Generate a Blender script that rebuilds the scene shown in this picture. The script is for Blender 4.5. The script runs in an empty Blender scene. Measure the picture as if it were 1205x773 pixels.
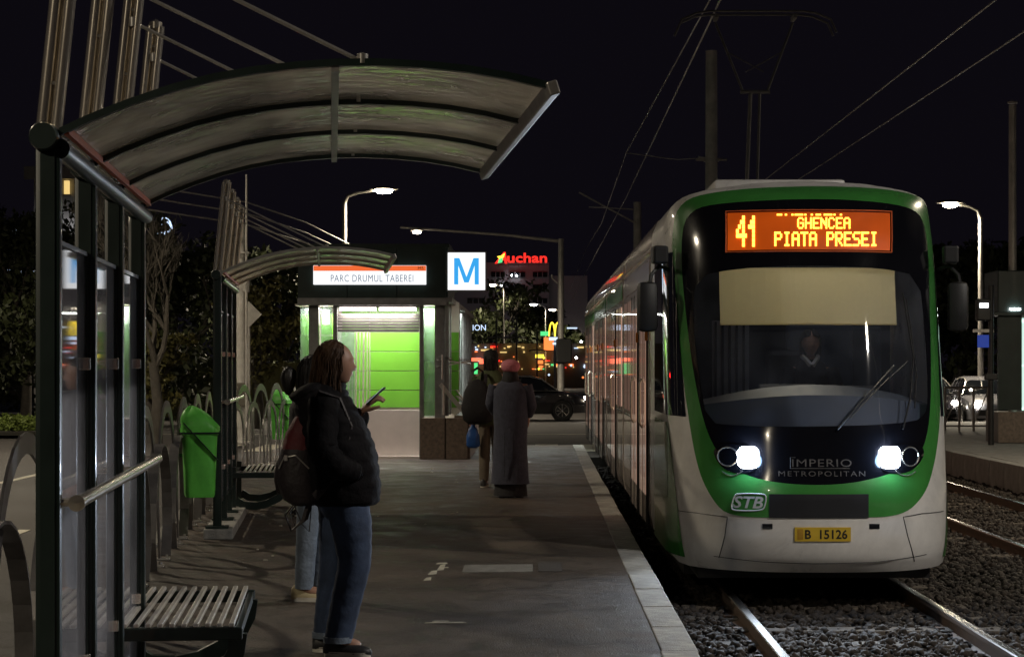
import bpy, bmesh, math, random
import numpy as np
from mathutils import Vector, Matrix, noise

scene = bpy.context.scene
C = scene.collection
R = math.radians
PI = math.pi
rnd = random.Random(7)

# ------------------------------------------------------------------ camera
H = 1.55                                   # eye height above the platform, metres
cam_d = bpy.data.cameras.new('camera')
cam = bpy.data.objects.new('camera', cam_d)
C.objects.link(cam)
cam.location = (0, 0, H)
cam.rotation_euler = (R(90), 0, 0)
cam_d.sensor_width = 36
cam_d.lens = 36 * 2400 / 1205
cam_d.shift_x = -(630 - 602.5) / 1205
cam_d.shift_y = (428 - 386.5) / 1205
cam_d.clip_start = 0.1
cam_d.clip_end = 3000
scene.camera = cam

# ------------------------------------------------------------------ world and light
scene.view_settings.view_transform = 'Standard'
scene.view_settings.look = 'None'
scene.view_settings.gamma = 1
scene.view_settings.exposure = 0
world = bpy.data.worlds.new('World')
scene.world = world
world.use_nodes = True
wn = world.node_tree
wn.nodes.clear()
wo = wn.nodes.new('ShaderNodeOutputWorld')
wb = wn.nodes.new('ShaderNodeBackground')
wb2 = wn.nodes.new('ShaderNodeBackground')
wa = wn.nodes.new('ShaderNodeAddShader')
sky = wn.nodes.new('ShaderNodeTexSky')
sky.sky_type = 'NISHITA'
sky.sun_disc = False
sky.sun_elevation = R(-6)
sky.sun_rotation = R(200)
wb.inputs['Strength'].default_value = 0.006
wb2.inputs['Color'].default_value = (0.0034, 0.0028, 0.0046, 1)   # city glow on a night sky
wb2.inputs['Strength'].default_value = 1.0
wn.links.new(sky.outputs[0], wb.inputs['Color'])
wn.links.new(wb.outputs[0], wa.inputs[0])
wn.links.new(wb2.outputs[0], wa.inputs[1])
wn.links.new(wa.outputs[0], wo.inputs['Surface'])

# ------------------------------------------------------------------ materials
MATS = {}

def mat(name, col, rough=0.6, metal=0.0, var=0.25, vscale=6.0, bump=0.0, bscale=40.0, emit=None, estr=1.0,
        coat=0.0, spec=0.5, col2=None, stretch=None):
    if name in MATS:
        return MATS[name]
    m = bpy.data.materials.new(name)
    m.use_nodes = True
    nt = m.node_tree
    b = nt.nodes['Principled BSDF']
    b.inputs['Roughness'].default_value = rough
    b.inputs['Metallic'].default_value = metal
    b.inputs['Specular IOR Level'].default_value = spec
    b.inputs['Coat Weight'].default_value = coat
    tc = nt.nodes.new('ShaderNodeTexCoord')
    mp = nt.nodes.new('ShaderNodeMapping')
    if stretch:
        mp.inputs['Scale'].default_value = stretch
    nt.links.new(tc.outputs['Object'], mp.inputs[0])
    n = nt.nodes.new('ShaderNodeTexNoise')
    n.inputs['Scale'].default_value = vscale
    n.inputs['Detail'].default_value = 6
    n.inputs['Roughness'].default_value = 0.65
    nt.links.new(mp.outputs[0], n.inputs['Vector'])
    cr = nt.nodes.new('ShaderNodeValToRGB')
    c2 = col2 if col2 else tuple(min(1, c * (1 + var)) for c in col)
    c1 = tuple(c * (1 - var) for c in col)
    cr.color_ramp.elements[0].position = 0.3
    cr.color_ramp.elements[1].position = 0.7
    cr.color_ramp.elements[0].color = (*c1, 1)
    cr.color_ramp.elements[1].color = (*c2, 1)
    nt.links.new(n.outputs['Fac'], cr.inputs['Fac'])
    nt.links.new(cr.outputs['Color'], b.inputs['Base Color'])
    mr = nt.nodes.new('ShaderNodeMapRange')
    mr.inputs['To Min'].default_value = max(0.02, rough * 0.8)
    mr.inputs['To Max'].default_value = min(1, rough * 1.2)
    nt.links.new(n.outputs['Fac'], mr.inputs['Value'])
    nt.links.new(mr.outputs[0], b.inputs['Roughness'])
    if bump:
        n2 = nt.nodes.new('ShaderNodeTexNoise')
        n2.inputs['Scale'].default_value = bscale
        n2.inputs['Detail'].default_value = 5
        nt.links.new(mp.outputs[0], n2.inputs['Vector'])
        bp = nt.nodes.new('ShaderNodeBump')
        bp.inputs['Strength'].default_value = bump
        bp.inputs['Distance'].default_value = 0.02
        nt.links.new(n2.outputs['Fac'], bp.inputs['Height'])
        nt.links.new(bp.outputs[0], b.inputs['Normal'])
    if emit:
        b.inputs['Emission Color'].default_value = (*emit, 1)
        b.inputs['Emission Strength'].default_value = estr
    MATS[name] = m
    return m

def glass(name, tint=(0.9, 0.93, 0.95), refl=0.12, rough=0.03, dirt_haze=0.06, dirt_haze_col=(0.3, 0.3, 0.32), dscale=3.0, fres=1.45):
    if name in MATS:
        return MATS[name]
    m = bpy.data.materials.new(name)
    m.use_nodes = True
    nt = m.node_tree
    nt.nodes.clear()
    out = nt.nodes.new('ShaderNodeOutputMaterial')
    tr = nt.nodes.new('ShaderNodeBsdfTransparent')
    tr.inputs['Color'].default_value = (*tint, 1)
    gl = nt.nodes.new('ShaderNodeBsdfGlossy')
    gl.inputs['Roughness'].default_value = rough
    gl.inputs['Color'].default_value = (1, 1, 1, 1)
    fr = nt.nodes.new('ShaderNodeFresnel')
    fr.inputs['IOR'].default_value = fres
    mx = nt.nodes.new('ShaderNodeMixShader')
    add = nt.nodes.new('ShaderNodeMath')
    add.operation = 'ADD'
    add.use_clamp = True
    add.inputs[1].default_value = refl * 0.3
    nt.links.new(fr.outputs[0], add.inputs[0])
    nt.links.new(add.outputs[0], mx.inputs['Fac'])
    nt.links.new(tr.outputs[0], mx.inputs[1])
    nt.links.new(gl.outputs[0], mx.inputs[2])
    df = nt.nodes.new('ShaderNodeBsdfDiffuse')
    df.inputs['Color'].default_value = (*dirt_haze_col, 1)
    tl = nt.nodes.new('ShaderNodeBsdfTranslucent')
    tl.inputs['Color'].default_value = (*dirt_haze_col, 1)
    ad = nt.nodes.new('ShaderNodeAddShader')
    nt.links.new(df.outputs[0], ad.inputs[0])
    nt.links.new(tl.outputs[0], ad.inputs[1])
    tc = nt.nodes.new('ShaderNodeTexCoord')
    n = nt.nodes.new('ShaderNodeTexNoise')
    n.inputs['Scale'].default_value = dscale
    n.inputs['Detail'].default_value = 8
    nt.links.new(tc.outputs['Object'], n.inputs['Vector'])
    mr = nt.nodes.new('ShaderNodeMapRange')
    mr.inputs['From Min'].default_value = 0.35
    mr.inputs['From Max'].default_value = 0.75
    mr.inputs['To Min'].default_value = dirt_haze * 0.5
    mr.inputs['To Max'].default_value = min(1, dirt_haze * 2)
    nt.links.new(n.outputs['Fac'], mr.inputs['Value'])
    mx2 = nt.nodes.new('ShaderNodeMixShader')
    nt.links.new(mr.outputs[0], mx2.inputs['Fac'])
    nt.links.new(mx.outputs[0], mx2.inputs[1])
    nt.links.new(ad.outputs[0], mx2.inputs[2])
    nt.links.new(mx2.outputs[0], out.inputs['Surface'])
    MATS[name] = m
    return m

def lit(name, col, strength):
    """a surface that gives off light itself: lamp, lit sign, screen"""
    if name in MATS:
        return MATS[name]
    m = bpy.data.materials.new(name)
    m.use_nodes = True
    b = m.node_tree.nodes['Principled BSDF']
    b.inputs['Base Color'].default_value = (*[c * 0.5 for c in col], 1)
    b.inputs['Roughness'].default_value = 0.4
    b.inputs['Emission Color'].default_value = (*col, 1)
    b.inputs['Emission Strength'].default_value = strength
    MATS[name] = m
    return m

def asphalt_mat():
    m = mat('platform_asphalt', (0.055, 0.042, 0.032), rough=0.66, var=0.5, vscale=0.9, bump=0.5, bscale=90)
    nt = m.node_tree
    b = nt.nodes['Principled BSDF']
    # aggregate speckle and cracks on top of the broad patches
    tc = nt.nodes.new('ShaderNodeTexCoord')
    vo = nt.nodes.new('ShaderNodeTexVoronoi')
    vo.inputs['Scale'].default_value = 160
    nt.links.new(tc.outputs['Object'], vo.inputs['Vector'])
    ck = nt.nodes.new('ShaderNodeTexVoronoi')
    ck.feature = 'DISTANCE_TO_EDGE'
    ck.inputs['Scale'].default_value = 0.42
    nz = nt.nodes.new('ShaderNodeTexNoise')
    nz.inputs['Scale'].default_value = 2.5
    nz.inputs['Detail'].default_value = 6
    nt.links.new(tc.outputs['Object'], nz.inputs['Vector'])
    vm = nt.nodes.new('ShaderNodeVectorMath')
    vm.operation = 'ADD'
    sc_ = nt.nodes.new('ShaderNodeVectorMath')
    sc_.operation = 'SCALE'
    sc_.inputs['Scale'].default_value = 0.8
    nt.links.new(nz.outputs['Color'], sc_.inputs[0])
    nt.links.new(tc.outputs['Object'], vm.inputs[0])
    nt.links.new(sc_.outputs[0], vm.inputs[1])
    nt.links.new(vm.outputs[0], ck.inputs['Vector'])
    mr = nt.nodes.new('ShaderNodeMapRange')
    mr.inputs['From Min'].default_value = 0.0
    mr.inputs['From Max'].default_value = 0.012
    mr.inputs['To Min'].default_value = 0.45
    mr.inputs['To Max'].default_value = 1.0
    nt.links.new(ck.outputs['Distance'], mr.inputs['Value'])
    mr2 = nt.nodes.new('ShaderNodeMapRange')
    mr2.inputs['To Min'].default_value = 0.65
    mr2.inputs['To Max'].default_value = 1.45
    nt.links.new(vo.outputs['Color'], mr2.inputs['Value'])
    mu = nt.nodes.new('ShaderNodeMath')
    mu.operation = 'MULTIPLY'
    nt.links.new(mr.outputs[0], mu.inputs[0])
    nt.links.new(mr2.outputs[0], mu.inputs[1])
    src = b.inputs['Base Color'].links[0].from_socket
    v2 = nt.nodes.new('ShaderNodeVectorMath')
    v2.operation = 'SCALE'
    nt.links.new(src, v2.inputs[0])
    nt.links.new(mu.outputs[0], v2.inputs['Scale'])
    nt.links.new(v2.outputs[0], b.inputs['Base Color'])
    return m

M_asph = asphalt_mat()
def grad_led(m):
    """uneven orange glow put into the face of the display board"""
    nt = m.node_tree; b = nt.nodes['Principled BSDF']
    tc = nt.nodes.new('ShaderNodeTexCoord'); n = nt.nodes.new('ShaderNodeTexNoise'); n.inputs['Scale'].default_value = 2.2
    mp = nt.nodes.new('ShaderNodeMapRange'); mp.inputs['From Min'].default_value = .3; mp.inputs['From Max'].default_value = .7
    mp.inputs['To Min'].default_value = .12; mp.inputs['To Max'].default_value = .34
    nt.links.new(tc.outputs['Object'], n.inputs['Vector']); nt.links.new(n.outputs['Fac'], mp.inputs['Value']); nt.links.new(mp.outputs[0], b.inputs['Emission Strength'])
def stains(m, scale, lo, hi, rlo, rhi):
    nt = m.node_tree; b = nt.nodes['Principled BSDF']
    tc = nt.nodes.new('ShaderNodeTexCoord')
    n = nt.nodes.new('ShaderNodeTexNoise'); n.inputs['Scale'].default_value = scale; n.inputs['Detail'].default_value = 9; n.inputs['Roughness'].default_value = .72; n.inputs['Distortion'].default_value = .6
    nt.links.new(tc.outputs['Object'], n.inputs['Vector'])
    r = nt.nodes.new('ShaderNodeMapRange'); r.inputs['From Min'].default_value = .35; r.inputs['From Max'].default_value = .65
    r.inputs['To Min'].default_value = lo; r.inputs['To Max'].default_value = hi
    nt.links.new(n.outputs['Fac'], r.inputs['Value'])
    v = nt.nodes.new('ShaderNodeVectorMath'); v.operation = 'SCALE'
    nt.links.new(b.inputs['Base Color'].links[0].from_socket, v.inputs[0]); nt.links.new(r.outputs[0], v.inputs['Scale'])
    nt.links.new(v.outputs[0], b.inputs['Base Color'])
    r2 = nt.nodes.new('ShaderNodeMapRange'); r2.inputs['From Min'].default_value = .35; r2.inputs['From Max'].default_value = .65
    r2.inputs['To Min'].default_value = rlo; r2.inputs['To Max'].default_value = rhi
    nt.links.new(n.outputs['Fac'], r2.inputs['Value']); nt.links.new(r2.outputs[0], b.inputs['Roughness'])
stains(M_asph, 2.4, .55, 1.5, .42, .85)
M_road = mat('road_asphalt', (0.055, 0.05, 0.047), rough=0.75, var=0.25, vscale=0.6, bump=0.4, bscale=60)
M_ground = mat('dark_earth', (0.04, 0.038, 0.03), rough=0.95, var=0.4, vscale=0.2)
M_stone = mat('kerb_granite', (0.33, 0.32, 0.29), rough=0.8, var=0.3, vscale=9, bump=0.3, bscale=120)
M_stone_dark = mat('kerb_worn', (0.2, 0.195, 0.18), rough=0.85, var=0.35, vscale=7, bump=0.4, bscale=60)
stains(M_stone, 5, .6, 1.25, .6, .9)
M_conc = mat('concrete', (0.24, 0.235, 0.22), rough=0.9, var=0.3, vscale=4, bump=0.4, bscale=50)
M_ballast = mat('ballast_stone', (0.027, 0.020, 0.015), rough=0.9, var=0.8, vscale=14, bump=0.3, bscale=60)
M_ballast_bed = mat('ballast_dust', (0.02, 0.017, 0.014), rough=0.95, var=0.4, vscale=8, bump=0.6, bscale=40)
M_railhead = mat('polished_rail', (0.62, 0.6, 0.58), rough=0.22, metal=1, var=0.1, vscale=3, stretch=(1, 0.1, 1))
M_rail = mat('rusty_rail', (0.09, 0.055, 0.035), rough=0.75, metal=0.3, var=0.3, vscale=12)
M_green = mat('dark_green_paint', (0.010, 0.021, 0.018), rough=0.38, var=0.25, vscale=5, coat=0.3)
M_steel = mat('brushed_steel', (0.85, 0.78, 0.67), rough=0.2, metal=0.86, var=0.12, vscale=14, stretch=(1, 1, 0.1))
M_slat = mat('slat_steel', (0.75, 0.72, 0.67), rough=0.3, metal=0.5, var=0.1)
M_steel2 = mat('worn_steel', (0.5, 0.48, 0.45), rough=0.34, metal=0.7, var=0.2, vscale=9)
M_galv = mat('galvanised_pole', (0.42, 0.40, 0.37), rough=0.5, metal=0.4, var=0.2, vscale=5)
M_conpole = mat('concrete_pole', (0.42, 0.40, 0.37), rough=0.9, var=0.25, vscale=4, bump=0.3)
M_black = mat('black_rubber', (0.012, 0.012, 0.013), rough=0.5, var=0.2)
M_blackgloss = mat('black_gloss', (0.006, 0.006, 0.008), rough=0.12, var=0.1, coat=0.4)
M_orange = mat('orange_edge_trim', (0.75, 0.16, 0.05), rough=0.35, var=0.15)
M_bin = mat('green_bin_plastic', (0.12, 0.55, 0.07), rough=0.45, var=0.15, vscale=7, coat=0.2)
M_white = mat('tram_white_paint', (0.76, 0.74, 0.71), rough=0.28, var=0.08, vscale=3, coat=0.5)
M_silver = mat('tram_side_paint', (0.72, 0.62, 0.57), rough=0.2, var=0.1, vscale=2, coat=0.8, metal=0.2)
M_tgreen = mat('tram_green_paint', (0.05, 0.24, 0.045), rough=0.25, var=0.1, coat=0.5)
M_tgreen2 = mat('tram_lower_green', (0.01, 0.12, 0.06), rough=0.25, var=0.1, coat=0.5)
stains(M_white, 1.7, .82, 1.06, .24, .45)
M_dark_int = mat('cab_dark_plastic', (0.009, 0.010, 0.014), rough=0.6)
M_dash = mat('dashboard_grey', (0.04, 0.052, 0.08), rough=0.6, var=0.15)
M_blind = mat('sun_blind_fabric', (0.62, 0.55, 0.36), rough=0.9, var=0.08, vscale=30)
nt_ = M_blind.node_tree; pb = nt_.nodes['Principled BSDF']; om = nt_.nodes['Material Output']
tl_ = nt_.nodes.new('ShaderNodeBsdfTranslucent'); tl_.inputs['Color'].default_value = (.8, .7, .42, 1); ms__ = nt_.nodes.new('ShaderNodeMixShader'); ms__.inputs['Fac'].default_value = .6
nt_.links.new(pb.outputs[0], ms__.inputs[1]); nt_.links.new(tl_.outputs[0], ms__.inputs[2]); nt_.links.new(ms__.outputs[0], om.inputs['Surface'])
M_cabwhite = mat('cab_panel_white', (0.2, 0.2, 0.22), rough=0.5)
M_plate = mat('plate_yellow', (0.62, 0.42, 0.04), rough=0.4, var=0.08)
M_ink = mat('plate_black', (0.015, 0.014, 0.012), rough=0.5)
M_jeans = mat('blue_denim', (0.035, 0.055, 0.11), rough=0.9, var=0.4, vscale=7, bump=0.45, bscale=13, col2=(0.055, 0.085, 0.16))
M_jeans2 = mat('light_denim', (0.16, 0.2, 0.26), rough=0.9, var=0.25, vscale=8, bump=0.4)
M_puffer = mat('black_puffer', (0.007, 0.0065, 0.008), spec=.12, rough=0.85, var=0.3, vscale=10, bump=0.9, bscale=12)
M_pack = mat('dark_backpack', (0.02, 0.015, 0.018), rough=0.6, var=0.3, bump=0.4, bscale=30)
M_packred = mat('dark_red_fabric', (0.10, 0.012, 0.016), rough=0.7, var=0.3, bump=0.4, bscale=30)
M_skin = mat('skin', (0.36, 0.2, 0.14), rough=0.5, var=0.08)
M_hair = mat('brown_hair', (0.055, 0.028, 0.014), rough=0.5, spec=.3, var=0.5, vscale=30, bump=0.8, bscale=60, stretch=(1, 1, 0.15))
M_pantograph = mat('pantograph_grey', (0.1, 0.095, 0.09), rough=.5, metal=.5)
M_hoop = mat('hoop_steel', (0.2, 0.19, 0.185), rough=0.32, metal=0.6, var=0.3, vscale=5)
M_hairdk = mat('black_hair', (0.012, 0.01, 0.009), rough=0.45, var=0.4, vscale=30, bump=0.6, bscale=60, stretch=(1, 1, 0.15))
M_coat = mat('grey_wool_coat', (0.05, 0.053, 0.078), rough=0.95, var=0.3, vscale=20, bump=0.4)
M_beret = mat('pink_beret', (0.6, 0.2, 0.24), rough=0.9, var=0.15, vscale=40, bump=0.4, bscale=80)
M_jackgreen = mat('olive_jacket', (0.07, 0.085, 0.035), rough=0.85, var=0.25)
M_beige = mat('beige_trousers', (0.13, 0.105, 0.075), rough=0.9, var=0.2, bump=0.3)
M_blackcloth = mat('black_cloth', (0.014, 0.013, 0.015), rough=0.8, var=0.3, bump=0.3)
M_bluebag = mat('blue_carrier_bag', (0.02, 0.09, 0.32), rough=0.4, var=0.3, bump=0.7, bscale=14)
M_shoe = mat('black_shoe', (0.02, 0.02, 0.022), rough=0.5)
M_sole = mat('white_sole', (0.6, 0.57, 0.5), rough=0.6)
M_shoewhite = mat('cream_shoe', (0.5, 0.42, 0.25), rough=0.6)
M_bark = mat('pale_bark', (0.065, 0.057, 0.047), rough=0.95, var=0.35, bump=0.7, bscale=20)
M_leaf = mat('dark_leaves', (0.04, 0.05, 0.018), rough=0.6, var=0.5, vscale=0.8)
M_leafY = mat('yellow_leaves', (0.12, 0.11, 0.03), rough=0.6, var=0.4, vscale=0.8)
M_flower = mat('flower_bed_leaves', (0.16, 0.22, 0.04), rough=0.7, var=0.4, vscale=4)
M_fencew = mat('board_fence', (0.17, 0.17, 0.07), rough=0.9, var=0.35, vscale=3, stretch=(4, 4, 0.3))
M_bldg = mat('mall_cladding', (0.2, 0.19, 0.2), rough=0.8, var=0.1, vscale=0.1)
M_bldg2 = mat('plaster_dark', (0.10, 0.09, 0.07), rough=0.9, var=0.2, vscale=0.3)
M_winblk = mat('dark_window', (0.01, 0.011, 0.014), rough=0.1)
M_granite = mat('brown_granite', (0.15, 0.115, 0.09), rough=0.45, var=0.4, vscale=18)
M_panelG = mat('green_wall_panel', (0.15, 0.42, 0.04), rough=0.3, var=0.05, coat=0.2)
M_panelW = mat('white_wall_panel', (0.68, 0.62, 0.58), rough=0.45, var=0.06)
M_shutter = mat('grey_shutter', (0.2, 0.2, 0.2), rough=0.45, metal=0.5)
M_carpaint = mat('dark_car_paint', (0.022, 0.02, 0.023), rough=0.2, var=0.1, coat=1.0, metal=0.3)
M_carwhite = mat('white_car_paint', (0.3, 0.3, 0.33), rough=0.25, var=0.05, coat=1.0)
M_tyre = mat('tyre', (0.015, 0.015, 0.015), rough=0.85)
M_rim = mat('alloy', (0.6, 0.58, 0.55), rough=0.25, metal=1)
M_paint = mat('road_paint', (0.55, 0.52, 0.42), rough=0.7, var=0.35, vscale=7)

G_clear = glass('shelter_glass', tint=(0.86, 0.88, 0.92), dirt_haze=0.10, dirt_haze_col=(0.5, 0.5, 0.55), dscale=2.5, refl=0.25)
G_roof = glass('roof_polycarbonate', tint=(0.5, 0.48, 0.45), dirt_haze=0.25, dirt_haze_col=(0.62, 0.58, 0.5), dscale=2.2, refl=1.0, rough=0.07, fres=1.7)
G_wind = glass('windscreen_glass', tint=(0.84, 0.87, 0.93), dirt_haze=0.026, dirt_haze_col=(0.4, 0.45, 0.6), refl=0.15, rough=0.02)  # diffuse share also lays a blue-grey haze over the glass
def wavy(m, scale, strength, dist=0.01, stretch=(1, 1, 1)):
    nt = m.node_tree
    tc = nt.nodes.new('ShaderNodeTexCoord'); mp = nt.nodes.new('ShaderNodeMapping'); mp.inputs['Scale'].default_value = stretch
    n = nt.nodes.new('ShaderNodeTexNoise'); n.inputs['Scale'].default_value = scale; n.inputs['Detail'].default_value = 3
    b = nt.nodes.new('ShaderNodeBump'); b.inputs['Strength'].default_value = strength; b.inputs['Distance'].default_value = dist
    nt.links.new(tc.outputs['Object'], mp.inputs[0]); nt.links.new(mp.outputs[0], n.inputs['Vector'])
    nt.links.new(n.outputs['Fac'], b.inputs['Height'])
    for q in nt.nodes:
        if q.type == 'BSDF_GLOSSY': nt.links.new(b.outputs[0], q.inputs['Normal'])
wavy(G_roof, 9, .6, .02, (.35, 1, 1))
G_ent = glass('entrance_glass', tint=(0.78, 0.86, 0.83), dirt_haze=0.26, dirt_haze_col=(0.4, 0.48, 0.45), dscale=1.2, refl=0.5)  # diffuse share raised so the panes seem to glow
M_winside = mat('tram_side_window', (0.01, 0.012, 0.015), rough=0.04, var=0.05, coat=1, spec=0.9)
M_winglow = mat('tram_glow_window', (0.02, 0.02, 0.02), rough=0.05, var=0.05, coat=1, spec=0.9, emit=(1.0, 0.58, 0.42), estr=0.42)  # warm glow put into the panes for reflections along the tram side

L_warm = lit('lamp_warm', (1.0, 0.86, 0.62), 120)
L_warm_far = lit('lamp_warm_far', (1.0, 0.88, 0.68), 40)
L_cool = lit('lamp_cool', (0.92, 0.96, 1.0), 25)
L_carhead = lit('car_headlight', (1.0, .93, .82), 60)
L_tube = lit('tube_lamp', (1.0, 0.86, 0.82), 12)
L_head = lit('headlight_lens', (0.78, 0.88, 1.0), 90)
L_white = lit('sign_white', (0.95, 0.97, 1.0), 1.1)
L_blueM = lit('sign_blue', (0.04, 0.38, 0.85), 1.0)
L_orangestripe = lit('sign_orange', (0.95, 0.16, 0.04), 0.9)
L_signtext = lit('sign_grey_text', (0.22, 0.28, 0.36), 0.6)
L_red = lit('sign_red', (1.0, 0.03, 0.02), 1.3)
L_redtop = lit('sign_red_soft', (1.0, 0.16, 0.08), 2.0)
L_yellow = lit('sign_yellow', (1.0, 0.72, 0.05), 2.5)
L_greens = lit('sign_green', (0.1, 0.8, 0.25), 1.2)
L_orange = lit('sign_orange_red', (1.0, 0.22, 0.05), 1.6)
L_led_bg = lit('led_background', (1.0, 0.14, 0.008), 0.2)
grad_led(L_led_bg)
L_led = lit('led_dot', (1.0, 0.5, 0.05), 4.5)
L_win = lit('warm_window', (1.0, 0.7, 0.25), 0.9)
L_winc = lit('cool_window', (0.6, 0.75, 1.0), 1.4)
L_amber = mat('amber_marker', (.3, .1, .01), rough=.3)
L_sigred = lit('signal_red', (1.0, 0.02, 0.02), 30)
L_sigcyan = lit('signal_cyan', (0.1, 0.7, 1.0), 4)
L_blues = lit('blue_sign_face', (0.02, 0.06, 0.4), 0.5)

# ------------------------------------------------------------------ object helpers
def tag(o, label=None, cat=None, group=None, kind=None):
    if label: o['label'] = label
    if cat: o['category'] = cat
    if group: o['group'] = group
    if kind: o['kind'] = kind
    return o

def thing(name, label, cat, loc=(0, 0, 0), rotz=0.0, group=None):
    o = bpy.data.objects.new(name, None)
    o.empty_display_size = 0.2
    C.objects.link(o)
    o.location = loc
    o.rotation_euler = (0, 0, rotz)
    return tag(o, label, cat, group)

def link(name, me, parent=None):
    o = bpy.data.objects.new(name, me)
    C.objects.link(o)
    if parent:
        o.parent = parent
    return o

def copy_tree(o, parent=None):
    c = o.copy()
    C.objects.link(c)
    c.parent = parent
    for ch in list(o.children):
        copy_tree(ch, c)
    return c

def dup(root, loc, rotz=None, label=None, group=None):
    c = copy_tree(root)
    c.location = loc
    if rotz is not None: c.rotation_euler = (0, 0, rotz)
    if label: c['label'] = label
    if group: c['group'] = group
    return c

class MB:
    """collects shapes, then links them as ONE mesh object"""
    def __init__(s):
        s.v = []; s.f = []; s.m = []; s.cur = 0; s.mats = []
    def use(s, m):
        if m not in s.mats: s.mats.append(m)
        s.cur = s.mats.index(m)
        return s
    def add(s, vs, fs):
        b = len(s.v)
        s.v += [tuple(v) for v in vs]
        for f in fs:
            s.f.append(tuple(b + i for i in f)); s.m.append(s.cur)
        return s
    def box(s, c, d, rot=None, bev=0.0):
        x, y, z = d[0] / 2, d[1] / 2, d[2] / 2
        if bev <= 0:
            vs = [Vector((sx * x, sy * y, sz * z)) for sz in (-1, 1) for sx, sy in ((-1, -1), (1, -1), (1, 1), (-1, 1))]
            fs = [(3, 2, 1, 0), (4, 5, 6, 7), (0, 1, 5, 4), (1, 2, 6, 5), (2, 3, 7, 6), (3, 0, 4, 7)]
        else:
            bm = bmesh.new()
            bmesh.ops.create_cube(bm, size=1)
            for v in bm.verts: v.co = Vector((v.co.x * d[0], v.co.y * d[1], v.co.z * d[2]))
            bmesh.ops.bevel(bm, geom=list(bm.edges), offset=bev, segments=2, affect='EDGES', profile=0.5)
            bm.verts.index_update()
            vs = [v.co.copy() for v in bm.verts]
            fs = [tuple(v.index for v in f.verts) for f in bm.faces]
            bm.free()
        if rot is not None: vs = [rot @ v for v in vs]
        c = Vector(c)
        return s.add([v + c for v in vs], fs)
    def span(s, a, b, bev=0.0):
        return s.box([(a[i] + b[i]) / 2 for i in range(3)], [abs(b[i] - a[i]) for i in range(3)], bev=bev)
    def ptube(s, pts, rad, n=8, flat=None, cap=True):
        """tube along a polyline; rad number or list; flat=(w,h) for a flat bar"""
        pts = [Vector(p) for p in pts]
        k = len(pts)
        if not hasattr(rad, '__len__'): rad = [rad] * k
        vs = []
        up = None
        for i, p in enumerate(pts):
            t = (pts[min(i + 1, k - 1)] - pts[max(i - 1, 0)])
            t.normalize()
            if up is None:
                up = Vector((0, 0, 1)) if abs(t.z) < 0.9 else Vector((1, 0, 0))
                if flat and len(flat) > 2: up = Vector(flat[2])
            a = t.cross(up)
            if a.length < 1e-5: a = t.orthogonal()
            a.normalize()
            b = a.cross(t).normalized()
            up = b
            if flat:
                for (q, w) in ((-1, -1), (1, -1), (1, 1), (-1, 1)):
                    vs.append(p + a * q * flat[0] / 2 + b * w * flat[1] / 2)
            else:
                for j in range(n):
                    an = 2 * PI * j / n
                    vs.append(p + (a * math.cos(an) + b * math.sin(an)) * rad[i])
        if flat: n = 4
        fs = []
        for i in range(k - 1):
            for j in range(n):
                j2 = (j + 1) % n
                fs.append((i * n + j, i * n + j2, (i + 1) * n + j2, (i + 1) * n + j))
        if cap:
            fs.append(tuple(range(n - 1, -1, -1)))
            fs.append(tuple((k - 1) * n + j for j in range(n)))
        return s.add(vs, fs)
    def loft(s, rings, cap=True, closed=True):
        n = len(rings[0])
        vs = [v for r in rings for v in r]
        fs = []
        for i in range(len(rings) - 1):
            for j in range(n if closed else n - 1):
                j2 = (j + 1) % n
                fs.append((i * n + j, i * n + j2, (i + 1) * n + j2, (i + 1) * n + j))
        if cap:
            fs.append(tuple(range(n - 1, -1, -1)))
            fs.append(tuple((len(rings) - 1) * n + j for j in range(n)))
        return s.add(vs, fs)
    def lathe(s, prof, c=(0, 0, 0), n=16, axis='z'):
        rings = []
        for r, h in prof:
            ring = []
            for j in range(n):
                a = 2 * PI * j / n
                if axis == 'z': p = (c[0] + r * math.cos(a), c[1] + r * math.sin(a), c[2] + h)
                elif axis == 'y': p = (c[0] + r * math.cos(a), c[1] + h, c[2] + r * math.sin(a))
                else: p = (c[0] + h, c[1] + r * math.cos(a), c[2] + r * math.sin(a))
                ring.append(p)
            rings.append(ring)
        return s.loft(rings)
    def poly(s, pts2, y0, y1, plane='xz'):
        """prism of a 2D outline between two depths"""
        n = len(pts2)
        if plane == 'xz':
            a = [(p[0], y0, p[1]) for p in pts2]; b = [(p[0], y1, p[1]) for p in pts2]
        elif plane == 'xy':
            a = [(p[0], p[1], y0) for p in pts2]; b = [(p[0], p[1], y1) for p in pts2]
        else:
            a = [(y0, p[0], p[1]) for p in pts2]; b = [(y1, p[0], p[1]) for p in pts2]
        fs = [tuple(range(n)), tuple(range(2 * n - 1, n - 1, -1))]
        for i in range(n):
            j = (i + 1) % n
            fs.append((i, n + i, n + j, j))
        return s.add(a + b, fs)
    def mesh(s, name, m=None, smooth=False, off=None):
        me = bpy.data.meshes.new(name)
        vs = s.v
        if off is not None: vs = [(v[0] - off[0], v[1] - off[1], v[2] - off[2]) for v in vs]
        me.from_pydata(vs, [], s.f)
        if s.mats:
            for q in s.mats: me.materials.append(q)
            me.polygons.foreach_set('material_index', s.m)
        elif m: me.materials.append(m)
        bm = bmesh.new(); bm.from_mesh(me)
        bmesh.ops.recalc_face_normals(bm, faces=bm.faces)
        bm.to_mesh(me); bm.free()
        if smooth:
            me.shade_smooth()
            me.set_sharp_from_angle(angle=R(smooth if smooth is not True else 40))
        me.update()
        return me
    def build(s, name, m=None, parent=None, smooth=False, off=None):
        return link(name, s.mesh(name, m, smooth, off), parent)

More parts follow.
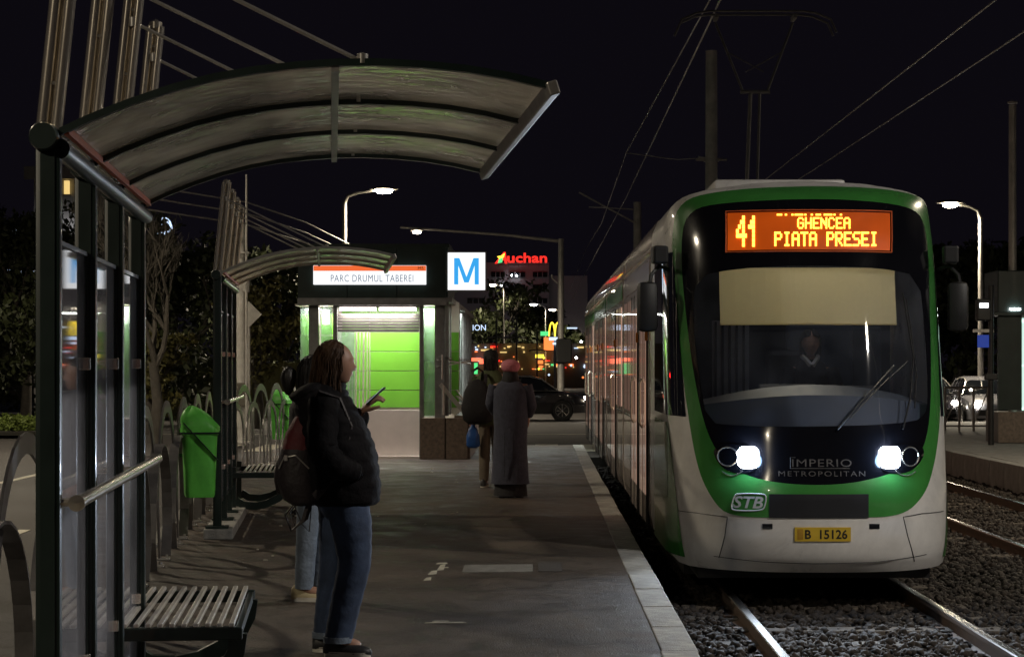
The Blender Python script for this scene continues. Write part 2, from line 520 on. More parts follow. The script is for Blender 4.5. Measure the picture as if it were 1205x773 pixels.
def text_mesh(string, width=None, height=None, depth=0.004, bold=False, shear=0.0, spacing=1.0, align='CENTER'):
    """mesh vertices/faces of lettering centred on the origin in the xy plane"""
    cu = bpy.data.curves.new('lettering', 'FONT')
    cu.body = string
    cu.size = 1
    cu.shear = shear
    cu.extrude = depth if depth else 0
    cu.offset = 0.022 if bold else 0
    cu.space_character = spacing
    cu.resolution_u = 3
    o = bpy.data.objects.new('lettering', cu)
    C.objects.link(o)
    bpy.context.view_layer.update()
    dg = bpy.context.evaluated_depsgraph_get()
    me = bpy.data.meshes.new_from_object(o.evaluated_get(dg))
    vs = np.array([v.co[:] for v in me.vertices])
    fs = [tuple(p.vertices) for p in me.polygons]
    bpy.data.objects.remove(o); bpy.data.meshes.remove(me); bpy.data.curves.remove(cu)
    mn, mx = vs.min(0), vs.max(0)
    vs[:, 0] -= (mn[0] + mx[0]) / 2
    vs[:, 1] -= (mn[1] + mx[1]) / 2
    sx = (width / (mx[0] - mn[0])) if width else None
    sy = (height / (mx[1] - mn[1])) if height else None
    if sx is None: sx = sy
    if sy is None: sy = sx
    vs[:, 0] *= sx; vs[:, 1] *= sy
    if depth: vs[:, 2] *= 1.0
    return vs, fs

def text_obj(name, string, m, parent, loc, width=None, height=None, depth=0.006, face='-y', **kw):
    vs, fs = text_mesh(string, width, height, depth, **kw)
    mb = MB()
    if face == '-y':
        mb.add([(loc[0] + v[0], loc[1] - v[2], loc[2] + v[1]) for v in vs], fs)
    return mb.build(name, m, parent)

def skin_mesh(pts, edges, radii, sub=2):
    """one continuous body surface grown over a skeleton"""
    me = bpy.data.meshes.new('skel')
    me.from_pydata([tuple(p) for p in pts], edges, [])
    o = bpy.data.objects.new('skel', me)
    C.objects.link(o)
    sk = o.modifiers.new('skin', 'SKIN')
    sk.use_smooth_shade = True
    sk.branch_smoothing = 0.6
    for i, d in enumerate(me.skin_vertices[0].data):
        r = radii[i]
        d.radius = (r, r) if not hasattr(r, '__len__') else r
        d.use_root = (i == 0)
    ss = o.modifiers.new('sub', 'SUBSURF')
    ss.levels = ss.render_levels = sub
    bpy.context.view_layer.update()
    dg = bpy.context.evaluated_depsgraph_get()
    m2 = bpy.data.meshes.new_from_object(o.evaluated_get(dg))
    vs = [v.co.copy() for v in m2.vertices]
    fs = [tuple(p.vertices) for p in m2.polygons]
    bpy.data.objects.remove(o); bpy.data.meshes.remove(me); bpy.data.meshes.remove(m2)
    return vs, fs

def area_light(name, loc, size, power, col, rot=(0, 0, 0), parent=None, shape='DISK', size_y=None, spread=None):
    l = bpy.data.lights.new(name, 'AREA')
    l.shape = shape
    l.size = size
    if size_y: l.shape = 'RECTANGLE'; l.size_y = size_y
    l.energy = power
    l.color = col
    if spread: l.spread = spread
    o = bpy.data.objects.new(name, l)
    C.objects.link(o)
    o.location = loc
    o.rotation_euler = rot
    if parent: o.parent = parent
    return o

def spot_light(name, loc, target, power, col, angle=150, blend=0.4, radius=0.12, parent=None):
    l = bpy.data.lights.new(name, 'SPOT')
    l.energy = power
    l.color = col
    l.spot_size = R(angle)
    l.spot_blend = blend
    l.shadow_soft_size = radius
    o = bpy.data.objects.new(name, l)
    C.objects.link(o)
    o.location = loc
    d = Vector(target) - Vector(loc)
    o.rotation_euler = d.to_track_quat('-Z', 'Y').to_euler()
    if parent: o.parent = parent
    return o

def px(x, y, Y):
    """surveyed sight line -> real point at distance Y in front of the tripod"""
    return ((x - 630) / 2400 * Y, Y, H - (y - 428) / 2400 * Y)
# ================================================================== SETTING
def struct(name, mb, m, parent=None, smooth=False):
    o = mb.build(name, m, parent, smooth)
    if parent is None: o['kind'] = 'structure'
    return o

struct('ground', MB().span((-400, -60, -1.3), (400, 900, -0.9)), M_ground)
# tram bed between the platforms
struct('tram_bed', MB().span((0.5, -10, -0.89), (7.6, 39.2, -0.44)), M_ballast_bed)

# platform: widens away from the camera, the left edge follows the fence
def fence_x(Y): return -1.36 - 0.1 * Y
pl = MB()
lf = [(fence_x(-4) - 0.12, -4), (fence_x(27) - 0.12, 27), (-4.75, 30), (-4.75, 38.95)]
rt = [(0.712, 38.95), (0.657, -4)]
pl.poly(lf + rt, -0.88, 0.0, 'xy')
platform = struct('platform', pl, M_asph)
# kerb stones on the track side, each a block
ks = MB().box((0, 0, 0), (0.20, 0.985, 0.44), bev=0.008).mesh('kerb_stone', M_stone, False)
for i in range(43):
    Y = -3.5 + i
    o = link('kerb_stone', ks, platform)
    o.location = (0.662 + 0.0013 * Y + 0.10 + rnd.uniform(-0.004, 0.004), Y, -0.214 + rnd.uniform(-0.003, 0.003))
    o.rotation_euler = (0, rnd.uniform(-0.006, 0.006), rnd.uniform(-0.004, 0.004))
# narrow worn kerb on the road side
ks2 = MB().box((0, 0, 0), (0.12, 0.985, 0.3), bev=0.01).mesh('kerb_stone', M_stone_dark, False)
for i in range(30):
    Y = -2.5 + i
    o = link('kerb_stone', ks2, platform)
    o.location = (fence_x(Y) - 0.185, Y, -0.13 + rnd.uniform(-0.004, 0.004))
    o.rotation_euler = (0, 0, 0.0997 + rnd.uniform(-0.01, 0.01))
# pale paint scuffs and asphalt repair on the platform
for k, (poly, m_) in enumerate([
        ([(-0.545, 15.15), (-0.02, 15.2), (-0.02, 15.75), (-0.545, 15.7)], M_stone_dark),
        ([(0.02, 15.2), (0.2, 15.2), (0.2, 15.9), (0.02, 15.9)], M_road)]):
    o = MB().poly(poly, -0.02, 0.005 + 0.001 * k, 'xy').build('patch', m_, platform)
sc = MB()
for (x0, y0, dx, dy) in ((-0.79, 15.0, .06, .3), (-0.74, 15.3, .05, .5), (-0.77, 15.8, .09, .1), (-0.80, 14.6, .05, .2), (-0.71, 15.5, .05, .05),
                         (-0.66, 12.2, .25, .04), (-.62, 12.27, .1, .03)):
    sc.poly([(x0, y0), (x0 + dx, y0 + dy * .1), (x0 + dx * 0.9, y0 + dy), (x0 + dx * .2, y0 + dy * .8)], -0.01, 0.004, 'xy')
sc.build('paint_scuff', M_paint, platform)
sc = MB()
for i in range(30):
    x = rnd.uniform(-3, .5); y = rnd.uniform(10, 32); s_ = rnd.uniform(.006, .02)
    sc.box((x, y, .004), (s_, s_ * 2, .006), Matrix.Rotation(rnd.uniform(0, 3), 3, 'Z'))
tag(sc.build('litter', M_paint, platform), kind='stuff')

# second platform on the right
p2 = MB().span((7.62, -2, -0.88), (16, 55, -0.004))
platform2 = struct('far_platform', p2, M_conc)
ks3 = MB().box((0, 0, 0), (0.25, 0.985, 0.88), bev=0.012).mesh('kerb_stone', M_conc, False)
for i in range(44):
    o = link('kerb_stone', ks3, platform2)
    o.location = (7.475 + rnd.uniform(-.006, .006), 10.5 + i, -0.44 + rnd.uniform(-.004, .004))

# road on the left, and the crossing beyond the stop
road = MB().poly([(-60, -10), (fence_x(-10) - 0.26, -10), (fence_x(27) - 0.26, 27), (-4.9, 31), (-4.9, 39.3), (-60, 39.3)], -0.88, -0.16, 'xy')
road_o = struct('road', road, M_road)
cross = struct('crossing_road', MB().span((-80, 39.3, -0.89), (80, 78, -0.25)), M_road)
struct('parking_ground', MB().span((-120, 78, -0.89), (120, 260, -0.24)), M_road)
mk = MB()
for (x0, y0, x1, y1) in ((-5.2, 17.5, -5.32, 21), (-5.9, 25, -6.0, 29), (-4.6, 9, -4.7, 13), (-7.6, 11, -7.8, 38), (-4.0, 4, -4.1, 7)):
    mk.poly([(x0, y0), (x0 + .13, y0), (x1 + .13, y1), (x1, y1)], -0.17, -0.155, 'xy')
struct('lane_marking', mk, M_paint, road_o)
mk = MB()
for k in range(14):
    mk.span((-7 + k * 1.0, 42, -0.26), (-6.5 + k * 1.0, 45.5, -0.245))
mk.span((-30, 52, -0.26), (30, 52.15, -0.245))
struct('lane_marking', mk, M_paint, cross)

# rails: foot, web, polished head
def rail(x, x1, y0=-2, y1=39.2):
    prof = [(-.07, -.44), (.07, -.44), (.07, -.43), (.012, -.415), (.012, -.345), (.035, -.335), (.035, -.308), (.028, -.3), (-.028, -.3), (-.035, -.308), (-.035, -.335), (-.012, -.345), (-.012, -.415), (-.07, -.43)]
    r = MB()
    r.use(M_rail).use(M_railhead)
    r.use(M_rail)
    n = len(prof)
    vs = [(x + a, y0, b) for a, b in prof] + [(x1 + a, y1, b) for a, b in prof]
    for i in range(n):
        j = (i + 1) % n
        r.use(M_railhead if i in (6, 7, 8) else M_rail)
        b0 = len(r.v)
        r.add([vs[i], vs[j], vs[n + j], vs[n + i]], [(0, 1, 2, 3)])
    return r
M_sleeper = mat('stained_sleeper', (0.085, 0.07, 0.055), rough=.9, var=.5, vscale=6, bump=.5)
def track(xc, name):
    t = thing(name, None, None, (0, 0, 0))
    del_ = t
    t['kind'] = 'structure'
    for s in (-.75, .75):
        rail(xc + s, xc + s).build('rail', None, t)
    sl = MB().box((0, 0, 0), (2.3, .24, .16), bev=.015).mesh('sleeper', M_sleeper)
    sc_ = MB()
    sc_.box((0, 0, 0), (.09, .12, .03), bev=.004)
    for i in range(44):
        Y = 5 + i * .72
        o = link('sleeper', sl, t)
        o.location = (xc + rnd.uniform(-.02, .02), Y, -.492 + rnd.uniform(-.01, .01))
    clip = MB()
    for i in range(44):
        for s in (-.75, .75):
            for q in (-.09, .09):
                clip.box((xc + s + q, 5 + i * .72, -.415), (.06, .09, .04))
    tag(clip.build('rail_clip', M_rail, t), kind='stuff')
    return t
track(2.33, 'tram_track')
track(5.72, 'tram_track')

# ballast stones
def rocks(name, n, xr, yr, z, smin, smax, m, dens_near=True):
    rs = np.random.RandomState(5)
    base = np.array([(-1, -1, -.5), (1, -.6, -.6), (.6, 1, -.5), (-.9, .7, -.6), (-.5, -.5, .8), (.9, -.9, .3), (.5, .5, .9), (-.8, .9, .3)]) * .5
    fc = np.array([(3, 2, 1, 0), (4, 5, 6, 7), (0, 1, 5, 4), (1, 2, 6, 5), (2, 3, 7, 6), (3, 0, 4, 7)])
    X = rs.uniform(xr[0], xr[1], n)
    u = rs.uniform(0, 1, n)
    Y = yr[0] * (yr[1] / yr[0]) ** u if dens_near else rs.uniform(yr[0], yr[1], n)
    keep = np.ones(n, bool)
    for xc in (1.58, 3.08, 4.97, 6.47):
        keep &= np.abs(X - xc) > .075
    X = X[keep]; Y = Y[keep]; n = len(X)
    s = smin + (smax - smin) * rs.uniform(0, 1, n) ** 1.6
    Z = z + rs.uniform(-.02, .03, n)
    V = base[None] * s[:, None, None] * rs.uniform(.6, 1.35, (n, 8, 3))
    a = rs.uniform(0, 6.28, n); b = rs.uniform(-.7, .7, n)
    ca, sa, cb, sb = np.cos(a), np.sin(a), np.cos(b), np.sin(b)
    x, y, zz = V[..., 0], V[..., 1], V[..., 2]
    y, zz = y * cb[:, None] - zz * sb[:, None], y * sb[:, None] + zz * cb[:, None]
    x, y = x * ca[:, None] - y * sa[:, None], x * sa[:, None] + y * ca[:, None]
    V = np.stack([x + X[:, None], y + Y[:, None], zz + Z[:, None]], -1).reshape(-1, 3)
    F = (fc[None] + (np.arange(n) * 8)[:, None, None]).reshape(-1, 4)
    me = bpy.data.meshes.new(name)
    me.vertices.add(len(V)); me.vertices.foreach_set('co', V.ravel())
    me.loops.add(F.size); me.loops.foreach_set('vertex_index', F.ravel())
    me.polygons.add(len(F)); me.polygons.foreach_set('loop_start', np.arange(len(F)) * 4)
    me.update(calc_edges=True)
    me.materials.append(m)
    return link(name, me)
o = rocks('ballast', 80000, (.9, 7.33), (7.5, 39), -.43, .018, .075, M_ballast)
tag(o, 'loose grey ballast stones lying between the rails', 'ballast', kind='stuff')

# ================================================================== SHELTERS
ARC = [(.02, 2.252), (.13, 2.305), (.245, 2.352), (.38, 2.40), (.51, 2.435), (.64, 2.46), (.77, 2.476), (.89, 2.486), (1.01, 2.489), (1.16, 2.484), (1.30, 2.472), (1.43, 2.452), (1.56, 2.423)]
PY = [0, .96, 1.92, 2.88]
def make_shelter(label, loc, rotz, rib_m=None, rib_h=.022):
    t = thing('tram_shelter', label, 'shelter', loc, rotz, 'tram stop shelters along the fence')
    post = MB()
    post.box((0, 0, 1.12), (.075, .055, 2.26), bev=.006)
    post.box((0, 0, .01), (.2, .2, .02))
    post.span((-.022, -.034, .02), (.022, -.026, 2.2))
    pm = post.mesh('post', M_green, True)
    knob = MB().lathe([(.001, -.035), (.04, -.035), (.045, -.02), (.045, .03), (.001, .03)], n=20, axis='y').mesh('post_cap', M_green, True)
    mast = MB()
    for dx, dy in ((-.022, 0), (.022, 0), (0, .03)):
        mast.ptube([(dx, dy, 2.27), (dx + .083, dy, 3.07)], .019, 10)
    mast.lathe([(.001, 0), (.03, 0), (.03, .03), (.001, .045)], (.083, .01, 3.06), 12)
    for zz in (2.42, 2.72, 2.98):
        mast.box((.083 * (zz - 2.27) / .8, .006, zz), (.05, .03, .012))
    mm = mast.mesh('mast', M_steel, True)
    stay = MB()
    stay.ptube([(.075, 0, 2.93), (.97, 0, 2.50)], .0075, 6)
    stay.lathe([(.001, -.02), (.02, -.018), (.02, .018), (.001, .02)], (.075, 0, 2.93), 10)
    stay.lathe([(.001, -.02), (.018, -.015), (.018, .015), (.001, .02)], (.97, 0, 2.51), 10)
    sm = stay.mesh('stay_cable', M_steel2, True)
    rib = MB()
    rib.ptube([(x, 0, z + .01) for x, z in ARC], .02, flat=(.032, rib_h))
    rm = rib.mesh('roof_rib', rib_m or M_green)
    for y in PY:
        for nm, me in (('post', pm), ('post_cap', knob), ('mast', mm), ('stay_cable', sm), ('roof_rib', rm)):
            o = link(nm, me, t); o.location = (0, y, 0)
            if nm == 'post_cap': o.location = (-.01, y - .03, 2.25)
    # roof panels between the ribs, outer and inner sheet
    for k in range(3):
        pn = MB()
        y0, y1 = PY[k] + .02, PY[k + 1] - .02
        r0 = [(x, y0, z + .016) for x, z in ARC]; r1 = [(x, y1, z + .016) for x, z in ARC]
        r2 = [(x, y1, z + .022) for x, z in ARC]; r3 = [(x, y0, z + .022) for x, z in ARC]
        pn.loft([r0, r1, r2, r3, r0], cap=False, closed=False)
        pn.build('roof_panel', G_roof, t, True)
    pu = MB().box((0.885, 1.44, 2.476), (.024, 2.9, .018), Matrix.Rotation(-.06, 3, 'Y')).build('purlin', M_steel2, t)
    MB().box((1.57, 1.44, 2.421), (.035, 2.98, .045), Matrix.Rotation(-.3, 3, 'Y'), bev=.005).build('edge_beam', M_steel2, t)
    g = MB()
    g.ptube([(.035, -.02, 2.215), (.035, 2.93, 2.215)], .032, 12)
    g.span((-.03, -.02, 2.235), (.02, 2.93, 2.262))
    g.build('gutter', M_green, t, True)
    g = MB().span((.045, 0, 2.262), (.062, 2.9, 2.285)).build('gutter_trim', M_orange, t)
    for k in range(3):
        y0, y1 = PY[k] + .05, PY[k + 1] - .05
        MB().span((-.006, y0, .22), (.004, y1, 1.93)).build('glass_panel', G_clear, t)
        tr = MB()
        tr.span((.006, PY[k] + .0285, .22), (.03, PY[k] + .034, 2.18))
        tr.build('edge_trim', M_orange, t)
        fr = MB()
        fr.span((-.012, y0, .2), (.012, y1, .22)); fr.span((-.012, y0, 1.93), (.012, y1, 1.945))
        fr.span((-.012, y1, .2), (.012, y1 + .012, 1.945))
        fr.build('glass_frame', M_green, t)
        for zz in (.5, 1.55):
            MB().box((.01, y1 - .01, zz), (.026, .028, .045), bev=.004).build('glass_clip', M_steel, t)
    hr = MB()
    hr.ptube([(.09, -.03, 1.12), (.09, 2.93, 1.12)], .021, 14)
    for y in (0.0, 1.92, 2.88):
        hr.ptube([(.03, y, 1.12), (.09, y, 1.12)], .014, 8)
    hr.lathe([(.001, -.02), (.026, -.018), (.026, .02), (.001, .02)], (.09, -.03, 1.12), 14, 'y')
    hr.build('handrail', M_steel, t, True)
    return t

def make_bench(label, loc, rotz):
    t = thing('bench', label, 'bench', loc, rotz, 'slatted steel benches of the shelters')
    L = 1.45
    sl = MB().box((0, L / 2, .455), (.022, L, .018), bev=.004).mesh('slat', M_slat)
    for k in range(10):
        o = link('slat', sl, t); o.location = (.03 + k * .0495, rnd.uniform(-.004, .004), 0)
    fr = MB()
    for y in (.03, L - .03):
        fr.span((-.1, y - .03, .39), (.52, y + .03, .445), bev=.006)
    fr.span((-.1, .03, .39), (-.06, L - .03, .44))
    fr.span((.49, .03, .4), (.515, L - .03, .44))
    fr.build('seat_frame', M_green, t)
    for y in (.1, L - .1):
        pts = [(.5, y, .41), (.49, y, .33), (.45, y, .25), (.37, y, .18), (.26, y, .125), (.14, y, .1), (.02, y, .11), (-.06, y, .16)]
        MB().ptube(pts, .03, flat=(.06, .075)).build('bracket', M_green, t)
    st = MB()
    for y in (.1, L - .1):
        st.box((-.09, y, .25), (.07, .07, .5), bev=.006)
        st.box((-.09, y, .01), (.16, .16, .02))
    st.build('stand', M_green, t)
    return t

ROT = 0.0997
def along(base, d, lat=0, z=0):
    return (base[0] - math.sin(ROT) * d + math.cos(ROT) * lat, base[1] + math.cos(ROT) * d + math.sin(ROT) * lat, z)
S1 = (-1.51, 6.33); S2 = (-2.83, 18.15)
make_shelter('near green shelter with curved smoky roof reaching over the platform', (S1[0], S1[1], 0), ROT)
s2_ = make_shelter('far green shelter with thin arched roof beside the green bins', (S2[0], S2[1], .09), ROT, M_steel2, .022)
platform_pad = struct('shelter_plinth', MB().box((S2[0] - .13, S2[1] + 1.44, .045), (.26, 3.2, .09), Matrix.Rotation(ROT, 3, 'Z'), bev=.01), M_conc, platform)
make_bench('near steel slat bench in the bottom left corner', along(S1, 2.2, -.02), ROT)
make_bench('far steel slat bench beyond the near green bin', along(S2, 2.55, .1), ROT)

# ================================================================== HOOP FENCE
def arch_pts(w, h, n=16):
    zs = h - w * .42
    pts = [(0, -w / 2 * .8, 0), (0, -w / 2 * .93, zs * .55), (0, -w / 2, zs * .9)]
    for k in range(n + 1):
        a = PI - PI * k / n
        pts.append((0, w / 2 * math.cos(a), zs + w * .42 * math.sin(a)))
    pts += [(0, w / 2, zs * .9), (0, w / 2 * .93, zs * .55), (0, w / 2 * .8, 0)]
    return pts
def fence(name, label, p0, ang, n, step, wt, ht, hl, first_low=True):
    t = thing(name, label, 'fence', (p0[0], p0[1], 0), ang, 'grey hoop fences along the platform')
    big = MB().ptube(arch_pts(wt, ht), .01, flat=(.095, .014)).mesh('tall_hoop', M_hoop, False)
    low = MB().ptube(arch_pts(wt * .92, hl), .01, flat=(.08, .014)).mesh('low_hoop', M_hoop, False)
    ft = MB().box((0, 0, .008), (.16, .12, .016), bev=.003)
    ft.lathe([(.001, 0), (.012, 0), (.012, .03), (.001, .03)], (.055, 0, .01), 6)
    fm = ft.mesh('foot_plate', M_steel2)
    for k in range(n):
        o = link('tall_hoop', big, t); o.location = (0, k * step, 0)
        o = link('low_hoop', low, t); o.location = (.02, k * step + step / 2, 0)
        o = link('foot_plate', fm, t); o.location = (0, k * step - wt * .4, 0)
        o = link('foot_plate', fm, t); o.location = (0, k * step + wt * .4, 0)
    return t
fence('hoop_fence', 'long grey fence of crossing hoops behind the near shelter', (fence_x(5.2), 5.2), ROT, 12, 1.95, 1.72, 1.2, .92)
fence('hoop_fence', 'short row of bright grey hoops behind the far bench', (-4.35, 28.6), -.07, 6, 1.22, 1.1, 1.2, .95)

# ================================================================== BINS
def make_bin(label, loc, rotz):
    t = thing('litter_bin', label, 'bin', loc, rotz, 'green plastic litter bins on the fence')
    b = MB()
    rings = []
    for z, s_ in ((.0, .80), (.02, .86), (.3, .93), (.58, 1.0), (.60, 1.05), (.63, 1.05)):
        ring = []
        for k in range(24):
            a = 2 * PI * k / 24
            c_, q = math.cos(a), math.sin(a)
            x = .155 * s_ * math.copysign(abs(c_) ** .5, c_); y = .125 * s_ * math.copysign(abs(q) ** .5, q)
            ring.append((x, y, z))
        rings.append(ring)
    b.loft(rings)
    b.build('bin_body', M_bin, t, 35)
    # liner bag pulled over the rim, its top gathered to one side
    l = MB()
    rings = []
    for i, (z, s_, cx) in enumerate(((.56, 1.08, 0), (.60, 1.12, 0), (.63, 1.06, 0), (.66, 1.0, -.01), (.71, .86, -.03), (.75, .62, -.05), (.785, .3, -.07), (.80, .06, -.075))):
        ring = []
        for k in range(36):
            a = 2 * PI * k / 36
            c_, q = math.cos(a), math.sin(a)
            w = 1 + .05 * math.sin(5 * a + i) + .035 * math.sin(11 * a + i * 1.7)
            x = .155 * s_ * w * math.copysign(abs(c_) ** .6, c_); y = .125 * s_ * w * math.copysign(abs(q) ** .6, q)
            ring.append((x + cx, y, z + .012 * math.sin(4 * a)))
        rings.append(ring)
    l.loft(rings)
    l.build('liner_bag', M_bin, t, 60)
    MB().ptube([(-.15, -.12, .66), (-.06, -.135, .56), (.05, -.132, .44), (.15, -.11, .33)], .01, flat=(.05, .008)).build('strap', M_green, t)
    MB().ptube([(-.17, -.14, .57), (.17, -.14, .57), (.17, .13, .57), (-.17, .13, .57), (-.17, -.14, .57)], .008, 6).build('rim_hoop', M_green, t)
    s = MB()
    s.span((-.17, .13, .35), (.17, .145, .38))
    s.ptube([(.06, .15, .3), (.14, .12, .3)], .02, 8)
    s.build('bin_bracket', M_green, t)
    return t
make_bin('near bright green litter bin hung left of the far shelter posts', (-2.98, 18.1, .37), .25)
make_bin('far small green litter bin beyond the far bench', (-4.12, 33.0, .33), .0)
# ================================================================== METRO ENTRANCE
EO = (-2.66, 33.2, 0)
ent = thing('metro_entrance', 'lit green metro entrance with white station sign and glass stair wall', 'metro entrance', EO)
def E(mb, name, m, parent=ent, smooth=False, label=None):
    o = mb.build(name, m, parent, smooth, off=EO)
    if label: o['label'] = label
    return o
YF = 33.2
# roof box with fascia panels
b = MB(); b.span((-3.87, YF + .02, 2.62), (-1.45, YF + 2.7, 3.46)); b.span((-3.92, YF - .03, 3.44), (-1.40, YF + 2.75, 3.5))
E(b, 'roof', M_green)
for k in range(3):
    w = 2.42 / 3
    E(MB().box((-3.87 + w * (k + .5), YF, 3.04), (w - .012, .035, .84), bev=.004), 'fascia_panel', M_green)
for k in range(3):
    E(MB().box((-1.44, YF + .47 + .9 * k, 3.04), (.03, .888, .84), bev=.004), 'fascia_panel', M_green)
E(MB().span((-3.87, YF - .02, 2.5), (-1.45, YF + .3, 2.62)), 'soffit_beam', M_shutter)
# station sign
sg = MB().box((-2.69, YF - .06, 2.99), (1.83, .08, .31), bev=.006)
sign = E(sg, 'station_sign', L_white)
E(MB().span((-3.60, YF - .106, 3.055), (-1.775, YF - .1, 3.14)), 'orange_stripe', L_orangestripe, sign)
def T(name, s, m, parent, loc, off=EO, **kw):
    return text_obj(name, s, m, parent, (loc[0] - off[0], loc[1] - off[1], loc[2] - off[2]), **kw)
T('station_name', 'PARC DRUMUL TABEREI', L_signtext, sign, (-2.65, YF - .103, 2.935), width=1.34, height=.115, spacing=1.1)
T('line_number', 'M5', M_ink, sign, (-1.86, YF - .109, 3.098), width=.09, height=.05)
# lamps under the soffit
for (x0, x1) in ((-3.2, -2.6), (-2.55, -1.95)):
    E(MB().ptube([(x0, YF + .12, 2.44), (x1, YF + .12, 2.44)], .028, 10), 'tube_lamp', L_tube)
E(MB().span((-3.25, YF + .1, 2.47), (-1.9, YF + .2, 2.5)), 'lamp_bracket', M_shutter)
M_slatdark = mat('dark_shutter', (.06, .058, .055), rough=.5, metal=.3)
# shutter housing, slats
for k in range(6):
    E(MB().box((-2.57, YF + .2, 2.345 - k * .05), (1.36, .03, .046), bev=.006), 'shutter_slat', M_slatdark)
# columns
for x, w in ((-3.62, .16), (-3.27, .07), (-1.86, .07), (-1.56, .17)):
    E(MB().span((x - w / 2, YF + .1, 0 if w < .1 else .0), (x + w / 2, YF + .28, 2.5), bev=.006), 'column', M_shutter)
# inner walls: rows of green panels over a white dado
zr = [.80, 1.1, 1.43, 1.76, 2.09]
for k in range(4):
    for (x0, x1) in ((-3.3, -2.83), (-2.82, -1.9), (-1.89, -1.3)):
        E(MB().box(((x0 + x1) / 2, YF + 1.6, (zr[k] + zr[k + 1]) / 2), (x1 - x0 - .01, .03, zr[k + 1] - zr[k] - .012), bev=.003), 'wall_panel', M_panelG)
for (x0, x1) in ((-3.3, -2.83), (-2.82, -1.9)):
    E(MB().box(((x0 + x1) / 2, YF + 1.6, 2.3), (x1 - x0 - .01, .03, .4), bev=.003), 'wall_panel', M_panelG)
E(MB().span((-3.95, YF + 1.62, 0), (-1.3, YF + 1.7, 2.6)), 'back_wall', M_panelW)
E(MB().span((-2.97, YF + .45, .02), (-1.9, YF + .49, .79), bev=.004), 'dado_panel', M_panelW)
E(MB().span((-3.25, YF + .4, .03), (-2.98, YF + .44, 2.1)), 'door_leaf', G_ent)
for k in range(7):
    E(MB().ptube([(-3.2 + k * .062, YF + .9 + .03 * (k % 2), .1), (-3.17 + k * .06, YF + .9, 2.1)], .016 if k % 2 else .01, 8), 'steel_bar', M_panelW)
E(MB().span((-3.3, YF + .28, 0), (-1.85, YF + .7, .035)), 'threshold', M_panelW)
E(MB().span((-3.95, YF + .35, -.05), (-1.4, YF + 1.6, .02)), 'inner_floor', M_conc)
E(MB().span((-3.95, YF + .3, 2.5), (-1.45, YF + 1.62, 2.53)), 'inner_ceiling', M_panelW)
# left flank: glass strips in front of green wall
for (x0, x1) in ((-3.85, -3.71), (-3.52, -3.33)):
    E(MB().span((x0, YF + .2, .2), (x1, YF + .215, 2.48)), 'glass_panel', G_ent)
    for k in range(6):
        E(MB().box(((x0 + x1) / 2, YF + .6, .4 + k * .36), (x1 - x0 + .05, .03, .345), bev=.003), 'wall_panel', M_panelG)
E(MB().span((-3.9, YF + .1, 0), (-3.3, YF + .35, .2)), 'sill', M_granite)
# right flank beside the door
E(MB().span((-1.83, YF + .15, .68), (-1.65, YF + .165, 2.48)), 'glass_panel', G_ent)
for k in range(5):
    E(MB().box((-1.74, YF + .5, .87 + k * .36), (.24, .03, .345), bev=.003), 'wall_panel', M_panelG)
# granite plinth of the stairwell: slabs
for k in range(1):
    for (x0, x1) in ((-1.88, -1.47), (-1.46, -1.1)):
        E(MB().box(((x0 + x1) / 2, YF - .02, .335), (x1 - x0 - .01, .05, .67), bev=.004), 'stone_slab', M_granite)
for k in range(12):
    E(MB().box((-1.085, YF + .5 + k, .335), (.05, .988, .67), bev=.004), 'stone_slab', M_granite)
E(MB().span((-1.86, YF + .01, 0), (-1.11, YF + .3, .66)), 'plinth_core', M_granite)
E(MB().span((-1.3, YF + .3, -.2), (-1.115, YF + 12, .66)), 'plinth_core', M_granite)
E(MB().span((-1.32, YF + .02, .67), (-1.05, YF + 12, .70)), 'coping', M_granite)
# glass stair wall: mullions, panes, handrail, roof edge
for k in range(13):
    E(MB().span((-1.47, YF + .05 + k * .98, .70), (-1.41, YF + .11 + k * .98, 2.55)), 'mullion', M_shutter)
for k in range(12):
    for (z0, z1) in ((.72, 1.62), (1.66, 2.5)):
        E(MB().span((-1.445, YF + .13 + k * .98, z0), (-1.435, YF + 1.01 + k * .98, z1)), 'glass_pane', G_ent)
E(MB().span((-1.5, YF, 2.55), (-1.36, YF + 12, 2.63)), 'eaves', M_shutter)
E(MB().span((-1.46, YF + .05, 1.625), (-1.42, YF + 12, 1.655)), 'transom', M_shutter)
E(MB().span((-3.9, YF + 2.7, 2.6), (-1.45, YF + 12, 2.64)), 'glass_roof', G_ent)
E(MB().span((-3.95, YF + 1.7, -.1), (-3.85, YF + 12, 2.6)), 'side_wall', M_panelW)
E(MB().span((-3.95, YF + 11.9, -.1), (-1.45, YF + 12, 2.6)), 'end_wall', M_panelW)
for k in range(3):
    E(MB().ptube([(-1.30, YF + .3 + .06 * k, 1.12 - .1 * k), (-1.0, YF + .4 + 2 * k, .72)], .014, 8), 'brace_bar', M_steel2)
tr = MB()
tr.ptube([(-1.55, YF - .02, 1.22), (-1.15, YF - .02, .75)], .03, flat=(.02, .07))
tr.ptube([(-1.50, YF - .03, .72), (-1.50, YF - .03, 1.2)], .02, 8)
tr.ptube([(-1.60, YF - .03, 1.62), (-1.1, YF + 1.2, 1.55)], .012, 8)
tr.ptube([(-1.60, YF - .03, 1.5), (-1.1, YF + 1.2, 1.6)], .012, 8)
tr.ptube([(-1.52, YF - .03, 1.7), (-1.52, YF - .03, 1.3)], .012, 8)
E(tr, 'stair_rail', M_steel2)
